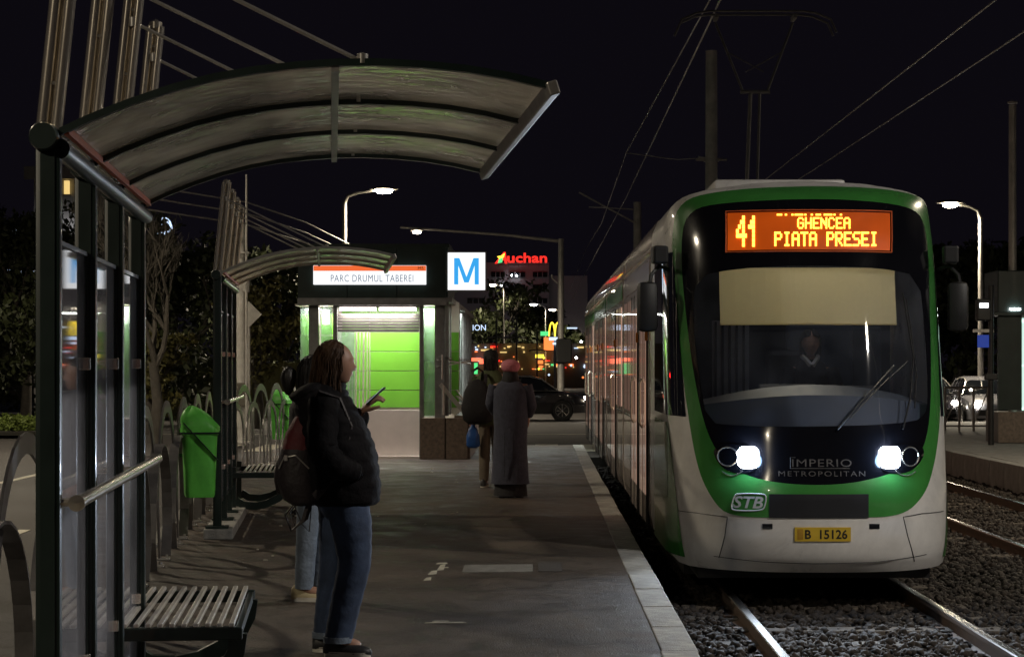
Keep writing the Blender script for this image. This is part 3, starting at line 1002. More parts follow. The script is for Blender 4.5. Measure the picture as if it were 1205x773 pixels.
# real fittings inside
area_light('entrance_light', (.08, 0.12, 2.40), 1.2, 34, (1.0, .88, .82), (R(12), 0, 0), ent, size_y=.06)
area_light('entrance_light', (-2.0 - EO[0] - .6, 0.95, 2.46), 1.2, 44, (1.0, .9, .82), (0, 0, 0), ent, size_y=.25)
area_light('entrance_light', (-.98, .32, 2.46), 0.25, 22, (1.0, .95, .9), (0, 0, 0), ent, size_y=.2)
area_light('entrance_light', (.9, .32, 2.46), 0.25, 22, (1.0, .95, .9), (0, 0, 0), ent, size_y=.2)
for x in (-.98, .9, -.78):
    MB().span((x - .05, .3, 2.2), (x + .05, .36, 2.44)).build('wall_lamp', L_tube, ent)
area_light('stair_light', (.6, 6, 2.5), 5.5, 190, (.95, 1.0, .93), (0, 0, 0), ent, size_y=.3)

# M sign: a lit box on the roof corner
ms = msx = thing('metro_sign', 'square white lit sign with a blue M beside the entrance roof', 'sign', (-1.115, YF - .12, 3.045))
MB().box((0, 0, 0), (.665, .14, .665), bev=.008).build('sign_face', L_white, ms)
fr = MB()
for s in (-1, 1):
    fr.box((s * .342, .0, 0), (.018, .16, .70)); fr.box((0, .0, s * .342), (.666, .16, .018))
fr.box((-.345, .1, .0), (.06, .2, .06))
fr.build('sign_frame', M_shutter, ms)
ms.scale = (.91, 1, .91)
mm_ = [(-.22, -.235), (-.22, .235), (-.125, .235), (0, -.10), (.125, .235), (.22, .235), (.22, -.235), (.145, -.235), (.145, .10), (.04, -.20), (-.04, -.20), (-.145, .10), (-.145, -.235)]
MB().poly(mm_, -.082, -.072).build('letter_m', L_blueM, ms)

# ================================================================== TRAM
XC = 2.28
TO = (XC, 17.0, -.30)
tram = thing('tram', 'white and green tram with lit orange destination display and headlights', 'tram', TO)
HW = 1.17
ZY = [(-.10, 16.16), (-.06, 16.10), (.0, 16.04), (.15, 16.0), (.55, 16.0), (.62, 16.03), (1.05, 16.1), (1.2, 16.15), (2.3, 16.5), (2.6, 16.62), (2.9, 16.82), (3.02, 17.02), (3.1, 17.34)]
def yf(z):
    if z <= ZY[0][0]: return ZY[0][1]
    for (a, b), (c, d) in zip(ZY, ZY[1:]):
        if z <= c: return b + (d - b) * (z - a) / (c - a)
    return ZY[-1][1]
def yfs(z):
    return (yf(z - .05) + yf(z) * 2 + yf(z + .05)) / 4
def P(x, z, d=0.0):
    a = min(abs(x) / HW, .9999)
    e = 1.5 * (1 - (1 - a ** 2.6) ** (1 / 2.6))
    return Vector((XC + x, yfs(z) + e - d, z))
def fp(u, v):
    x, z = (u - 955) / 148, H - (v - 428) / 148
    for _ in range(14):
        Y = P(x, z).y
        nx = (u - 630) / 2400 * Y - XC
        z = H - (v - 428) / 2400 * Y
        x = max(-1.165, min(1.165, x * .4 + nx * .6))
    return (x, z)
SECT = [(-1.08, -.10), (-1.14, -.04), (-1.165, .1), (-1.168, .4), (-1.17, 1.2), (-1.17, 2.0), (-1.168, 2.62), (-1.15, 2.80), (-1.10, 2.92), (-1.0, 2.985), (-.85, 3.02), (-.5, 3.07), (0, 3.1)]
SECT = SECT + [(-a, b) for a, b in reversed(SECT[:-1])]
C0 = (0.0, 1.55)
NA = 192
def resample(poly, c=C0, n=NA):
    out = []
    for k in range(n):
        a = 2 * PI * k / n
        dx, dz = math.cos(a), math.sin(a)
        best = None
        m = len(poly)
        for i in range(m):
            x0, z0 = poly[i][0] - c[0], poly[i][1] - c[1]
            x1, z1 = poly[(i + 1) % m][0] - c[0], poly[(i + 1) % m][1] - c[1]
            ex, ez = x1 - x0, z1 - z0
            den = dx * ez - dz * ex
            if abs(den) < 1e-9: continue
            t = (x0 * ez - z0 * ex) / den
            s = (x0 * dz - z0 * dx) / den
            if t > 0 and -1e-6 <= s <= 1 + 1e-6:
                if best is None or t < best: best = t
        if best is None: best = .5
        out.append((c[0] + dx * best, c[1] + dz * best))
    return out
def smooth_poly(p, it=2):
    for _ in range(it):
        q = []
        for i in range(len(p)):
            a, b = p[i], p[(i + 1) % len(p)]
            q.append((a[0] * .75 + b[0] * .25, a[1] * .75 + b[1] * .25))
            q.append((a[0] * .25 + b[0] * .75, a[1] * .25 + b[1] * .75))
        p = q
    return p
def strip(mb, A, B, k, d=0.0, dB=None, ease=1.0):
    rings = []
    for i in range(k + 1):
        t = (i / k) ** ease
        dd = d if dB is None else d + (dB - d) * t
        rings.append([P(a[0] + (b[0] - a[0]) * t, a[1] + (b[1] - a[1]) * t, dd) for a, b in zip(A, B)])
    return mb.loft(rings, cap=False)
def TB(mb, name, m, parent=tram, smooth=False, label=None):
    o = mb.build(name, m, parent, smooth, off=TO)
    if label: o['label'] = label
    return o
O0 = resample(SECT)
gl_ = [(830, 228), (880, 222), (958, 219), (1035, 222), (1078, 230), (1096, 244), (1103, 275), (1105, 350), (1106, 430), (1106, 500), (1098, 555), (1086, 585), (1062, 607), (1000, 609), (920, 609), (856, 607), (838, 588), (822, 556), (811, 500), (802, 430), (796, 370), (790, 300), (792, 255), (805, 236)]
gi_ = [(845, 240), (900, 236), (958, 234), (1025, 237), (1070, 244), (1086, 256), (1092, 290), (1094, 360), (1096, 440), (1094, 495), (1086, 530), (1074, 546), (1040, 560), (1000, 569), (950, 571), (900, 566), (862, 553), (842, 530), (828, 498), (816, 440), (808, 380), (801, 310), (803, 262), (818, 245)]
wi_ = [(818, 325), (870, 316), (950, 312), (1030, 315), (1082, 325), (1089, 400), (1092, 460), (1090, 492), (1050, 499), (950, 502), (870, 501), (832, 497), (822, 440), (815, 380)]
def conv(l): return [fp(*q) for q in l]
O1 = resample(smooth_poly(conv(gl_), 3)); O2 = resample(smooth_poly(conv(gi_), 3)); O3 = resample(smooth_poly(conv(wi_), 1))
mb = MB(); strip(mb, O0, O1, 18, ease=2.2)
# join front to the straight body
body = mb
ring0 = [P(a[0], a[1]) for a in O0]
YB = 19.65
rings = [ring0]
for k in range(1, 9):
    t = k / 8
    rings.append([Vector((r.x + (XC + a[0] * .999 - r.x) * t, r.y + (YB - r.y) * t, r.z)) for r, a in zip(ring0, O0)])
body.loft(rings, cap=False)
TB(body, 'front_shell', M_white, smooth=60)
mb = MB(); strip(mb, O1, O2, 5, .004)
TB(mb, 'green_surround', M_tgreen, smooth=60)
mb = MB(); strip(mb, O2, O3, 6, .0)
TB(mb, 'black_mask', M_blackgloss, smooth=60)
# windscreen: rings shrinking to the middle
mb = MB()
cz = (sum(a[0] for a in O3) / NA, sum(a[1] for a in O3) / NA)
rings = []
for i in range(12):
    t = i / 12
    rings.append([P(a[0] + (cz[0] - a[0]) * t, a[1] + (cz[1] - a[1]) * t, -.008) for a in O3])
mb.loft(rings, cap=False); mb.add([P(*cz, -.008)] + rings[-1], [(0, 1 + k, 1 + (k + 1) % NA) for k in range(NA)])
TB(mb, 'windscreen', G_wind, smooth=60)

def patch(pts, name, m, d=.006, rings_n=4, parent=tram, smooth_n=0, thick=0.0, label=None):
    """a piece that follows the curved nose; pts are (x, z) on the front"""
    if smooth_n: pts = smooth_poly(pts, smooth_n)
    dense = []
    for i in range(len(pts)):
        a, b = pts[i], pts[(i + 1) % len(pts)]
        k = max(1, int(math.dist(a, b) / .05))
        for q in range(k): dense.append((a[0] + (b[0] - a[0]) * q / k, a[1] + (b[1] - a[1]) * q / k))
    c = (sum(a[0] for a in dense) / len(dense), sum(a[1] for a in dense) / len(dense))
    mb = MB(); R_ = []
    R_.append([P(a[0], a[1], -.01) for a in dense])
    for i in range(rings_n):
        t = i / rings_n
        R_.append([P(a[0] + (c[0] - a[0]) * t, a[1] + (c[1] - a[1]) * t, d) for a in dense])
    mb.loft(R_, cap=False)
    n = len(dense)
    mb.add([P(*c, d)] + R_[-1], [(0, 1 + k, 1 + (k + 1) % n) for k in range(n)])
    return TB(mb, name, m, parent, 50, label)
def rectpx(x0, y0, x1, y1): return [fp(x0, y0), fp(x1, y0), fp(x1, y1), fp(x0, y1)]

patch(rectpx(905, 581, 1022, 609), 'lower_panel', M_dark_int, .010)
disp = patch(rectpx(856, 251, 1047, 295), 'destination_display', L_led_bg, .008)
fr = MB()
for a, b in (((854, 249), (1049, 249)), ((1049, 249), (1049, 297)), ((1049, 297), (854, 297)), ((854, 297), (854, 249))):
    A, B = fp(*a), fp(*b)
    fr.ptube([P(A[0] + (B[0] - A[0]) * t / 12, A[1] + (B[1] - A[1]) * t / 12, .006) for t in range(13)], .006, 6)
TB(fr, 'display_frame', M_orange, disp)
FONT = {'G': ('01110', '10001', '10000', '10111', '10001', '10001', '01110'), 'H': ('10001', '10001', '10001', '11111', '10001', '10001', '10001'),
        'E': ('11111', '10000', '10000', '11110', '10000', '10000', '11111'), 'N': ('10001', '11001', '11101', '10111', '10011', '10001', '10001'),
        'C': ('01110', '10001', '10000', '10000', '10000', '10001', '01110'), 'A': ('01110', '10001', '10001', '11111', '10001', '10001', '10001'),
        'P': ('11110', '10001', '10001', '11110', '10000', '10000', '10000'), 'I': ('01110', '00100', '00100', '00100', '00100', '00100', '01110'),
        'T': ('11111', '00100', '00100', '00100', '00100', '00100', '00100'), 'R': ('11110', '10001', '10001', '11110', '10100', '10010', '10001'),
        'S': ('01111', '10000', '10000', '01110', '00001', '00001', '11110'), ' ': ('00000',) * 7,
        '4': ('00010', '00110', '01010', '10010', '11111', '00010', '00010'), '1': ('00100', '01100', '11100', '00100', '00100', '00100', '00100')}
led = MB()
def ledtext(s, x0, y0, x1, y1, fat=1.0, rows=range(7)):
    cols = len(s) * 6 - 1
    cw = (x1 - x0) / cols; rh = (y1 - y0) / 7
    for i, ch in enumerate(s):
        for r in rows:
            for c_ in range(5):
                if FONT[ch][r][c_] == '1':
                    u = x0 + (i * 6 + c_) * cw; v = y0 + r * rh
                    q = [fp(u, v), fp(u + cw * fat, v), fp(u + cw * fat, v + rh * .9), fp(u, v + rh * .9)]
                    led.add([P(a, b, .013) for a, b in q], [(0, 1, 2, 3)])
ledtext('GHENCEA', 938, 256, 1000, 269.5, 1.25)
ledtext('PIATA PRESEI', 911, 273, 1032, 290, 1.35)
ledtext('41', 866, 254, 892, 291, 1.3)
ledtext('GHENCEA', 912, 240, 990, 254, 1.3, rows=(6,))
tag(TB(led, 'led_lettering', L_led, disp), kind='stuff')

# nose shut lines and tow covers
M_seam = M_black
def seam(ppts, name='shut_line', w=.004):
    q = [fp(*a) for a in ppts]
    pts = []
    for a, b in zip(q, q[1:]):
        for t in range(6): pts.append(P(a[0] + (b[0] - a[0]) * t / 6, a[1] + (b[1] - a[1]) * t / 6, .001))
    pts.append(P(*q[-1], .001))
    TB(MB().ptube(pts, w, 6), name, M_seam)
seam([(796, 600), (820, 603), (856, 608), (853, 630), (846, 656)])
seam([(1110, 601), (1085, 604), (1063, 608), (1068, 630), (1076, 660)])
seam([(840, 654), (900, 661), (960, 663), (1030, 661), (1090, 652)], w=.003)
for x in (903, 1029):
    patch(rectpx(x - 6, 616, x + 6, 622), 'tow_cover', M_winblk, .006)
# number plate
M_ochre = mat('plate_ochre', (.4, .22, .02), rough=.5)
pt = patch(rectpx(935, 620, 1001, 636.5), 'number_plate', M_plate, .012)
def wrap_text(name, s, m, parent, cx, cy, w, h, d=.015, **kw):
    x0, z0 = fp(cx - w / 2, cy + h / 2); x1, z1 = fp(cx + w / 2, cy - h / 2)
    vs, fs = text_mesh(s, x1 - x0, z1 - z0, 0, **kw)
    xm, zm = (x0 + x1) / 2, (z0 + z1) / 2
    mb = MB().add([P(xm + v[0], zm + v[1], d) for v in vs], fs)
    return TB(mb, name, m, parent)
wrap_text('plate_lettering', 'B  15126', M_ink, pt, 972, 628.3, 50, 11, .014, bold=True)
patch(rectpx(938, 622, 945, 634.5), 'plate_crest', M_ochre, .0145, parent=pt)
wrap_text('badge', 'IMPERIO', M_hoop, tram, 967, 544.5, 70, 9, .006, spacing=1.1)
wrap_text('badge', 'METROPOLITAN', M_hoop, tram, 967, 557, 102, 6, .006, spacing=1.25)
ln = MB(); ln.ptube([P(*fp(930 + k * 10, 551), .004) for k in range(8)], .0035, 6)
ln.ptube([P(*fp(930, 551), .004), P(*fp(930, 538), .004), P(*fp(936, 538), .004)], .0035, 6)
TB(ln, 'badge_line', M_hoop)
# operator logo: rounded outline with slanted letters
M_logo = mat('logo_grey_white', (0.6, 0.6, 0.56), rough=0.5, var=.1)
lg = MB()
out = [fp(860, 597), fp(864, 583), fp(869, 580.5), fp(898, 580.5), fp(902, 584), fp(900, 596), fp(896, 600.5), fp(864, 600.5)]
out = smooth_poly(out, 2)
lg.ptube([P(a, b, .006) for a, b in out + out[:1]], .006, 6)
logo = TB(lg, 'operator_logo', M_logo)
wrap_text('logo_lettering', 'STB', M_logo, logo, 880, 590.5, 36, 13, .008, bold=True, shear=.25)

# headlights
for s, cx in ((-1, 880), (1, 1047)):
    hs = [(cx - s * -10, 524), (cx - s * -42 * 1.0, 527), (cx + s * 46, 540), (cx + s * 30, 556), (cx - s * 8, 556)]
    hs = [fp(cx - 12 * s, 525), fp(cx + 28 * s, 521), fp(cx + 42 * s, 528), fp(cx + 36 * s, 545), fp(cx + 20 * s, 557), fp(cx - 12 * s, 556)]
    hl = patch(hs, 'headlight', M_blackgloss, .012, smooth_n=2)
    q = smooth_poly([fp(cx - 11, 526), fp(cx, 525), fp(cx + 11, 526), fp(cx + 12, 538), fp(cx + 11, 550), fp(cx, 551), fp(cx - 11, 550), fp(cx - 12, 538)], 1)
    patch(q, 'lamp_lens', L_head, .022, parent=hl)
    # chrome ring of the indicator beside it
    c_ = fp(cx + 24 * s, 537)
    rg = MB(); rg.ptube([P(c_[0] + .075 * math.cos(a * PI / 9), c_[1] + .075 * math.sin(a * PI / 9), .016) for a in range(19)], .006, 6)
    TB(rg, 'lamp_bezel', M_steel, hl)
    rg = MB(); rg.ptube([P(*fp(cx + s * (30 - k * 4), 560 - k * .2 + (k - 3) ** 2 * -.6), .012) for k in range(7)], .004, 6)
    TB(rg, 'light_strip', M_steel, hl)
    p_ = P(*fp(cx, 538), .06)
    spot_light('headlamp', (p_.x - TO[0], p_.y - TO[1], p_.z - TO[2]), (p_.x - TO[0] , p_.y - TO[1] - 10, p_.z - TO[2] - 1.6), 170, (.72, .84, 1.0), 110, .9, .05, tram)
    # added point light ahead of the lens, blue glow over the nose
    pl_ = bpy.data.lights.new('lamp_light', 'POINT'); pl_.energy = 5.5; pl_.color = (.36, .6, 1.0); pl_.shadow_soft_size = .06
    po = bpy.data.objects.new('lamp_light', pl_); C.objects.link(po); po.parent = tram; p2_ = P(*fp(cx, 538), .11)
    po.location = (p2_.x - TO[0], p2_.y - TO[1], p2_.z - TO[2])

# underframe: coupler beam and side beams below the skirt
u = MB(); u.span((XC - .95, 16.7, -.2), (XC + .95, 19.5, -.06)); u.span((XC - 1.0, 17.6, -.26), (XC - .75, 20, -.05)); u.span((XC + .75, 17.6, -.26), (XC + 1.0, 20, -.05))
TB(u, 'underframe', M_black)
# wipers
w = MB()
def onf(a, d=.03): return P(*fp(*a), d)
w.ptube([onf((1062, 505), .02), onf((1070, 470)), onf((1074, 420)), onf((1062, 345), .02)], .008, 6)
w.ptube([onf((1066, 352), .018), onf((1073, 400), .018), onf((1078, 440), .018), onf((1076, 480), .018)], .006, 6)
TB(w, 'wiper', M_black)
w = MB(); w.ptube([onf((985, 505), .02), onf((1020, 465)), onf((1052, 430), .02)], .008, 6)
w.ptube([onf((1000, 492), .016), onf((1035, 455), .016), onf((1068, 425), .016)], .005, 6)
TB(w, 'wiper', M_black)

# cab
c = MB()
c.poly([(XC - .8, 17.35), (XC + .8, 17.35), (XC + 1.1, 18.3), (XC + 1.1, 19.6), (XC - 1.1, 19.6), (XC - 1.1, 18.3)], 2.74, 2.78, 'xy')       # ceiling
c.poly([(XC - .9, 16.7), (XC + .9, 16.7), (XC + 1.1, 18.0), (XC + 1.1, 19.6), (XC - 1.1, 19.6), (XC - 1.1, 18.0)], .80, .84, 'xy')
c.span((XC - 1.12, 19.55, .8), (XC + 1.12, 19.6, 2.78))
TB(c, 'cab_lining', M_dark_int)
d = MB()
pr = []
for k in range(15):
    x = -1.0 + k * 2.0 / 14
    yb = P(x, 1.15).y + .06
    pr.append([(XC + x, yb, 1.05), (XC + x, yb + .12, 1.2 + .10 * (1 - x * x)), (XC + x, yb + .45, 1.22 + .16 * (1 - x * x)), (XC + x, yb + .75, 1.18), (XC + x, yb + .75, .9)])
d.loft(pr, cap=False, closed=False)
TB(d, 'dashboard', M_dash, smooth=30)
d = MB(); d.box((XC - .15, 17.22, 1.30), (.5, .14, .12), Matrix.Rotation(.5, 3, 'X'), bev=.02); d.box((XC + .45, 17.2, 1.28), (.3, .1, .16), Matrix.Rotation(.5, 3, 'X'), bev=.02)
TB(d, 'instrument_panel', M_dark_int)
# blind just behind the glass
b_ = MB(); q0, q1 = fp(847, 316), fp(1058, 381)
rows = []
for j in range(2):
    z = (2.27, 1.868)[j]
    z = (q0[1], q1[1])[j]
    rows.append([(XC + q0[0] + (q1[0] - q0[0]) * k / 12, P(q0[0] + (q1[0] - q0[0]) * k / 12, z).y + .07 + .04 * j, z) for k in range(13)])
b_.loft(rows, cap=False, closed=False)
b_.ptube([rows[1][0], rows[1][6], rows[1][12]], .009, 8)
TB(b_, 'sun_blind', M_blind)
pn = MB(); pn.span((XC - .64, 18.9, .85), (XC - .30, 18.93, 1.95)); 
TB(pn, 'cab_door', M_cabwhite)
pn = MB()
for k in range(5): pn.span((XC - .62 + k * .065, 18.88, .9), (XC - .60 + k * .065, 18.9, 1.94))
TB(pn, 'cab_door_trim', M_dark_int)
pn = MB(); pn.span((XC - 1.02, 18.6, 1.1), (XC - .88, 18.62, 2.1)); TB(pn, 'cab_partition', M_cabwhite)
TB(MB().span((XC - .93, 18.55, 1.98), (XC - .86, 18.58, 2.04)), 'warning_lamp', L_red)
st = MB(); st.box((XC + .33, 18.75, 1.45), (.62, .1, .95), bev=.04)
st.box((XC + .75, 18.9, 1.5), (.35, .05, .8), bev=.02)
TB(st, 'rear_partition', M_dash)
st = MB(); st.box((XC + .02, 18.35, 1.3), (.46, .12, .75), bev=.05); st.box((XC + .02, 18.1, .95), (.48, .48, .12), bev=.05)
TB(st, 'driver_seat', M_dark_int)
area_light('cab_light', (0.1, .85, 3.0), .5, 1.0, (.9, .92, 1.0), (0, 0, 0), tram, size_y=.2)
area_light('cab_light', (0.0, 1.75, 2.85), .9, 3.6, (1.0, .88, .62), (R(-82), 0, 0), tram, size_y=.12, spread=R(70))  # added light aimed at the blind to brighten it

# mirrors / camera arms
for s in (-1, 1):
    mr = MB()
    yb = 17.35
    x = XC + s * 1.17
    mr.ptube([(x - s * .03, yb, 2.35), (x + s * .06, yb - .05, 2.38), (x + s * .13, yb - .09, 2.3), (x + s * .145, yb - .1, 2.2)], .018, 8)
    arm = TB(mr, 'mirror_arm', M_black, smooth=True)
    bx = MB().box((x + s * (.165 if s < 0 else .12), yb - .12, 2.03), (.17, .14, .42), Matrix.Rotation(-s * .15, 3, 'Z'), bev=.045)
    hd = TB(bx, 'mirror_housing', M_black, smooth=40)
    TB(MB().box((x + s * (.175 if s < 0 else .13), yb - .035, 2.03), (.12, .01, .34), Matrix.Rotation(-s * .15, 3, 'Z')), 'mirror_glass', M_winside, hd)
    TB(MB().box((x + s * .06, yb - .1, 2.47), (.13, .16, .15), Matrix.Rotation(-s * .1, 3, 'Z'), bev=.02), 'camera_box', M_black)

# side cab window and lower green sweep, wrapped round the corner
def corner(name, m, s, z0, z1, edge, nz=14, nx=14, d=.006):
    mb = MB(); rings = []
    for i in range(nz + 1):
        z = z0 + (z1 - z0) * i / nz
        xr = edge(z)
        row = [Vector((XC + s * 1.176, 18.9, z)), Vector((XC + s * 1.176, 18.0, z))]
        for k in range(nx + 1):
            x = s * (HW * .9995 - (HW * .9995 - xr) * (k / nx) ** 2)
            p = P(x, z)
            q = P(x - s * .002, z)
            tx = (p - q); n = Vector((tx.y * s, -tx.x * s, 0))
            if n.length < 1e-6: n = Vector((s, 0, 0))
            n.normalize()
            if n.y > 0: n = -n
            row.append(p + n * d)
        rings.append(row)
    mb.loft(rings, cap=False, closed=False)
    return TB(mb, name, m, smooth=50)
for s in (-1, 1):
    corner('cab_side_window', M_winside, s, 1.12, 2.50, lambda z: 1.045 + (z - 1.12) * .045)
    corner('green_sweep', M_tgreen, s, -.03, 1.06, lambda z: 1.05 + .11 * max(0, (z + .03) / 1.09) ** .7)

# passenger modules
sec = [(a, b) for a, b in SECT]
def module(y0, y1, first=False):
    m = MB()
    r0 = [(XC + a, y0, b) for a, b in sec]; r1 = [(XC + a, y1, b) for a, b in sec]
    m.loft([r0, r1], cap=True)
    bo = TB(m, 'car_body', M_silver, smooth=30)
    L = y1 - y0
    for s in (-1, 1):
        X = XC + s * 1.172
        # cant rail, waist line, door bays
        nb = 2 if L > 6.5 else 1
        segs = []
        pos = y0 + .25
        bay = (L - .5) / (nb * 2 + 1)
        for k in range(nb * 2 + 1):
            a, b2 = pos + k * bay, pos + (k + 1) * bay
            if k % 2 == 1 or (first and k == 0 and s < 0):
                dc = (a + b2) / 2
                for q in (-1, 1):
                    lf_ = MB().span((X, dc + q * .335 - .325, -.02), (X + s * .012, dc + q * .335 + .325, 2.28))
                    dl = TB(lf_, 'door_leaf', M_silver, bo)
                    wv = MB().span((X + s * .012, dc + q * .335 - .25, .25), (X + s * .016, dc + q * .335 + .25, 2.15)).build('door_window', M_winglow, dl, off=TO)
                    MB().ptube([(X + s * .02, dc + q * .06, .9), (X + s * .045, dc + q * .06, .95), (X + s * .045, dc + q * .06, 1.35), (X + s * .02, dc + q * .06, 1.4)], .012, 6).build('door_handle', M_steel, dl, off=TO)
                for q in (-.68, 0, .68):
                    TB(MB().span((X, dc + q - .012, -.04), (X + s * .017, dc + q + .012, 2.3)), 'door_seal', M_black, bo)
                TB(MB().box((X + s * .02, dc - .78, 1.83), (.03, .04, .11), bev=.01), 'door_marker_lamp', L_amber, bo)
            else:
                TB(MB().span((X, a + .06, 1.0), (X + s * .006, b2 - .06, 2.28)), 'side_window', M_winglow, bo)
                for zz in (.3,):
                    TB(MB().span((X, a + .05, .93), (X + s * .004, b2 - .05, .95)), 'waist_line', M_black, bo)
                TB(MB().span((X, (a + b2) / 2 - .02, 1.0), (X + s * .01, (a + b2) / 2 + .02, 2.28)), 'window_bar', M_black, bo)
        TB(MB().span((X, y0 + .1, 2.36), (X + s * .006, y1 - .1, 2.56)), 'cant_panel', M_tgreen if not first else M_silver, bo)
        TB(MB().ptube([(X + s * .0, y0 + .05, 2.62), (X + s * .0, y1 - .05, 2.62)], .014, 6), 'drip_rail', M_steel, bo)
        for k in range(int(L / 1.2)):
            TB(MB().span((X, y0 + .4 + k * 1.2, -.08), (X + s * .004, y0 + .412 + k * 1.2, .6)), 'skirt_joint', M_black, bo)
    rf = MB()
    rf.span((XC - .62, y0 + .6, 3.02), (XC + .62, y1 - .6, 3.16), bev=.04)
    TB(rf, 'roof_fairing', M_white, bo, 40)
    return bo
module(19.65, 25.6, True)
ys = [25.95, 31.6, 31.95, 38.5, 38.85, 45.5]
for k in range(3): module(ys[2 * k], ys[2 * k + 1])
for y in (25.6, 31.6, 38.5):
    g = MB()
    for q in range(7):
        w_ = .97 if q % 2 else .93
        g.loft([[(XC + a * w_, y + q * .05, b if b > 2.9 and q % 2 else b * .99) for a, b in sec], [(XC + a * w_, y + q * .05 + .04, b * .99) for a, b in sec]], cap=True)
    TB(g, 'gangway_bellows', M_black)
# roof equipment behind the dome
r_ = MB(); r_.span((XC - .72, 17.75, 3.0), (XC + .42, 19.2, 3.155), bev=.03); TB(r_, 'roof_box', M_white, smooth=30)
XP = XC + .09
# pantograph
pg = MB()
Yp = 22.0
for s in (-.05, .05):
    pg.ptube([(XP - .02 + s * 1.2, Yp + .2, 3.25), (XP + s, Yp, 4.48)], .02 if s < 0 else .014, 8)
pg.span((XP - .45, Yp - .3, 3.28), (XP + .45, Yp + .5, 3.34))
for s in (-1, 1):
    pg.ptube([(XP + s * .13, Yp, 4.48), (XP + s * .42, Yp + .1, 5.24)], .013, 8)
    pg.ptube([(XP + s * .30, Yp + .06, 4.92), (XP - s * .1, Yp + .04, 4.70)], .007, 6)
pg.ptube([(XP - .16, Yp, 4.48), (XP + .16, Yp, 4.48)], .02, 8)
TB(pg, 'pantograph', M_pantograph, smooth=True)
ph = MB()
for y in (-.12, .12):
    ph.ptube([(XP - .86, Yp + y, 5.10), (XP - .8, Yp + y, 5.24), (XP - .64, Yp + y, 5.31), (XP - .5, Yp + y, 5.33), (XP + .5, Yp + y, 5.33), (XP + .64, Yp + y, 5.31), (XP + .8, Yp + y, 5.24), (XP + .86, Yp + y, 5.10)], .012, 8)
for s in (-.42, .42): ph.span((XP + s - .02, Yp - .14, 5.26), (XP + s + .02, Yp + .14, 5.30))
TB(ph, 'pantograph_head', M_pantograph, smooth=True)
# ================================================================== POLES, WIRES, STREET LAMPS
def pole(name, label, cat, x, Y, z0, z1, r0, r1, m, group=None, extra=None):
    t = thing(name, label, cat, (x, Y, z0), 0, group)
    MB().ptube([(0, 0, 0), (0, 0, (z1 - z0) * .5), (0, 0, z1 - z0)], [r0, (r0 + r1) / 2, r1], 14).build('pole', m, t, True)
    MB().lathe([(r0 * 2, 0), (r0 * 2, .03), (r0 * 1.2, .06), (r0, .3)], n=14).build('base', m, t)
    if extra: extra(t)
    return t
def ex1(t):
    b = MB(); b.ptube([(0, 0, 6.55), (-.3, 0, 6.6)], .03, 8); b.lathe([(.001, 0), (.17, 0), (.17, .08), (.001, .08)], (0, 0, 6.5), 12); b.ptube([(-.35, 0, 6.55), (.35, 0, 6.55)], .03, 8)
    b.build('clamp', M_galv, t)
pole('catenary_pole', 'tall grey catenary pole rising just behind the tram roof', 'pole', 3.97, 46, -.4, 8.6, .16, .13, M_conpole, None, ex1)
def ex2(t):
    b = MB(); b.ptube([(0, 0, 7.6), (-2.4, .0, 8.9)], .035, 8); b.ptube([(0, 0, 8.2), (-2.0, 0, 8.3)], .025, 8)
    b.build('bracket_arm', M_galv, t)
pole('catenary_pole', 'short distant catenary pole beyond the left roof edge of the tram', 'pole', 4.2, 84, -.3, 8.2, .19, .16, M_conpole, None, ex2)
def ex3(t):
    MB().lathe([(.001, 0), (.1, 0), (.1, .03), (.02, .06)], (0, 0, 7.03), 12).build('cap', M_galv, t)
pole('steel_pole', 'shiny steel pole at the right edge above the dark entrance box', 'pole', 9.5, 40.6, -.3, 6.7, .085, .075, M_galv, None, ex3)

def wire(label, pts, r=.008, group='tram overhead wires'):
    o = MB().ptube(pts, r, 6).build('overhead_wire', M_galv)
    return tag(o, label, 'wire', group)
wire('lower left overhead wire running over the tram', [(1.9, 6, 5.4), (1.93, 20, 5.36), (2.05, 46, 5.30), (2.1, 84, 5.34), (2.2, 130, 5.3)], .010)
wire('upper left overhead wire sagging above the tram side', [(2.25, 6, 6.2), (2.2, 22, 6.05), (2.05, 46, 6.3), (2.1, 65, 6.0), (2.1, 84, 6.3), (2.2, 130, 6.2)], .010)
wire('long overhead wire crossing the sky right of the pantograph', [(5.6, 6, 6.15), (5.65, 20, 6.0), (5.7, 46, 6.1), (5.6, 84, 6.1)], .011)
wire('outer overhead wire reaching the upper right corner', [(7.2, 6, 6.4), (6.8, 20, 6.12), (6.4, 46, 6.0), (5.9, 84, 6.0)], .011)
wire('span wire from the catenary pole to the tram wires', [(3.97, 46, 6.2), (3.2, 46, 6.15), (2.05, 46, 6.3)], .012)
for k, (y0, z0, y1, z1) in enumerate(((40, 6.9, 40, 5.2),)):
    pass
b = px(240, 300, 34)
for k in range(3):
    wire('thin cable strung behind the far shelter masts, %s of three' % ('highest', 'middle', 'lowest')[k],
         [px(150, 215 + k * 14, 40), px(290, 238 + k * 13, 50), px(360, 262 + k * 12, 60), px(420, 292 + k * 10, 70)], .02, 'cables left of the entrance')

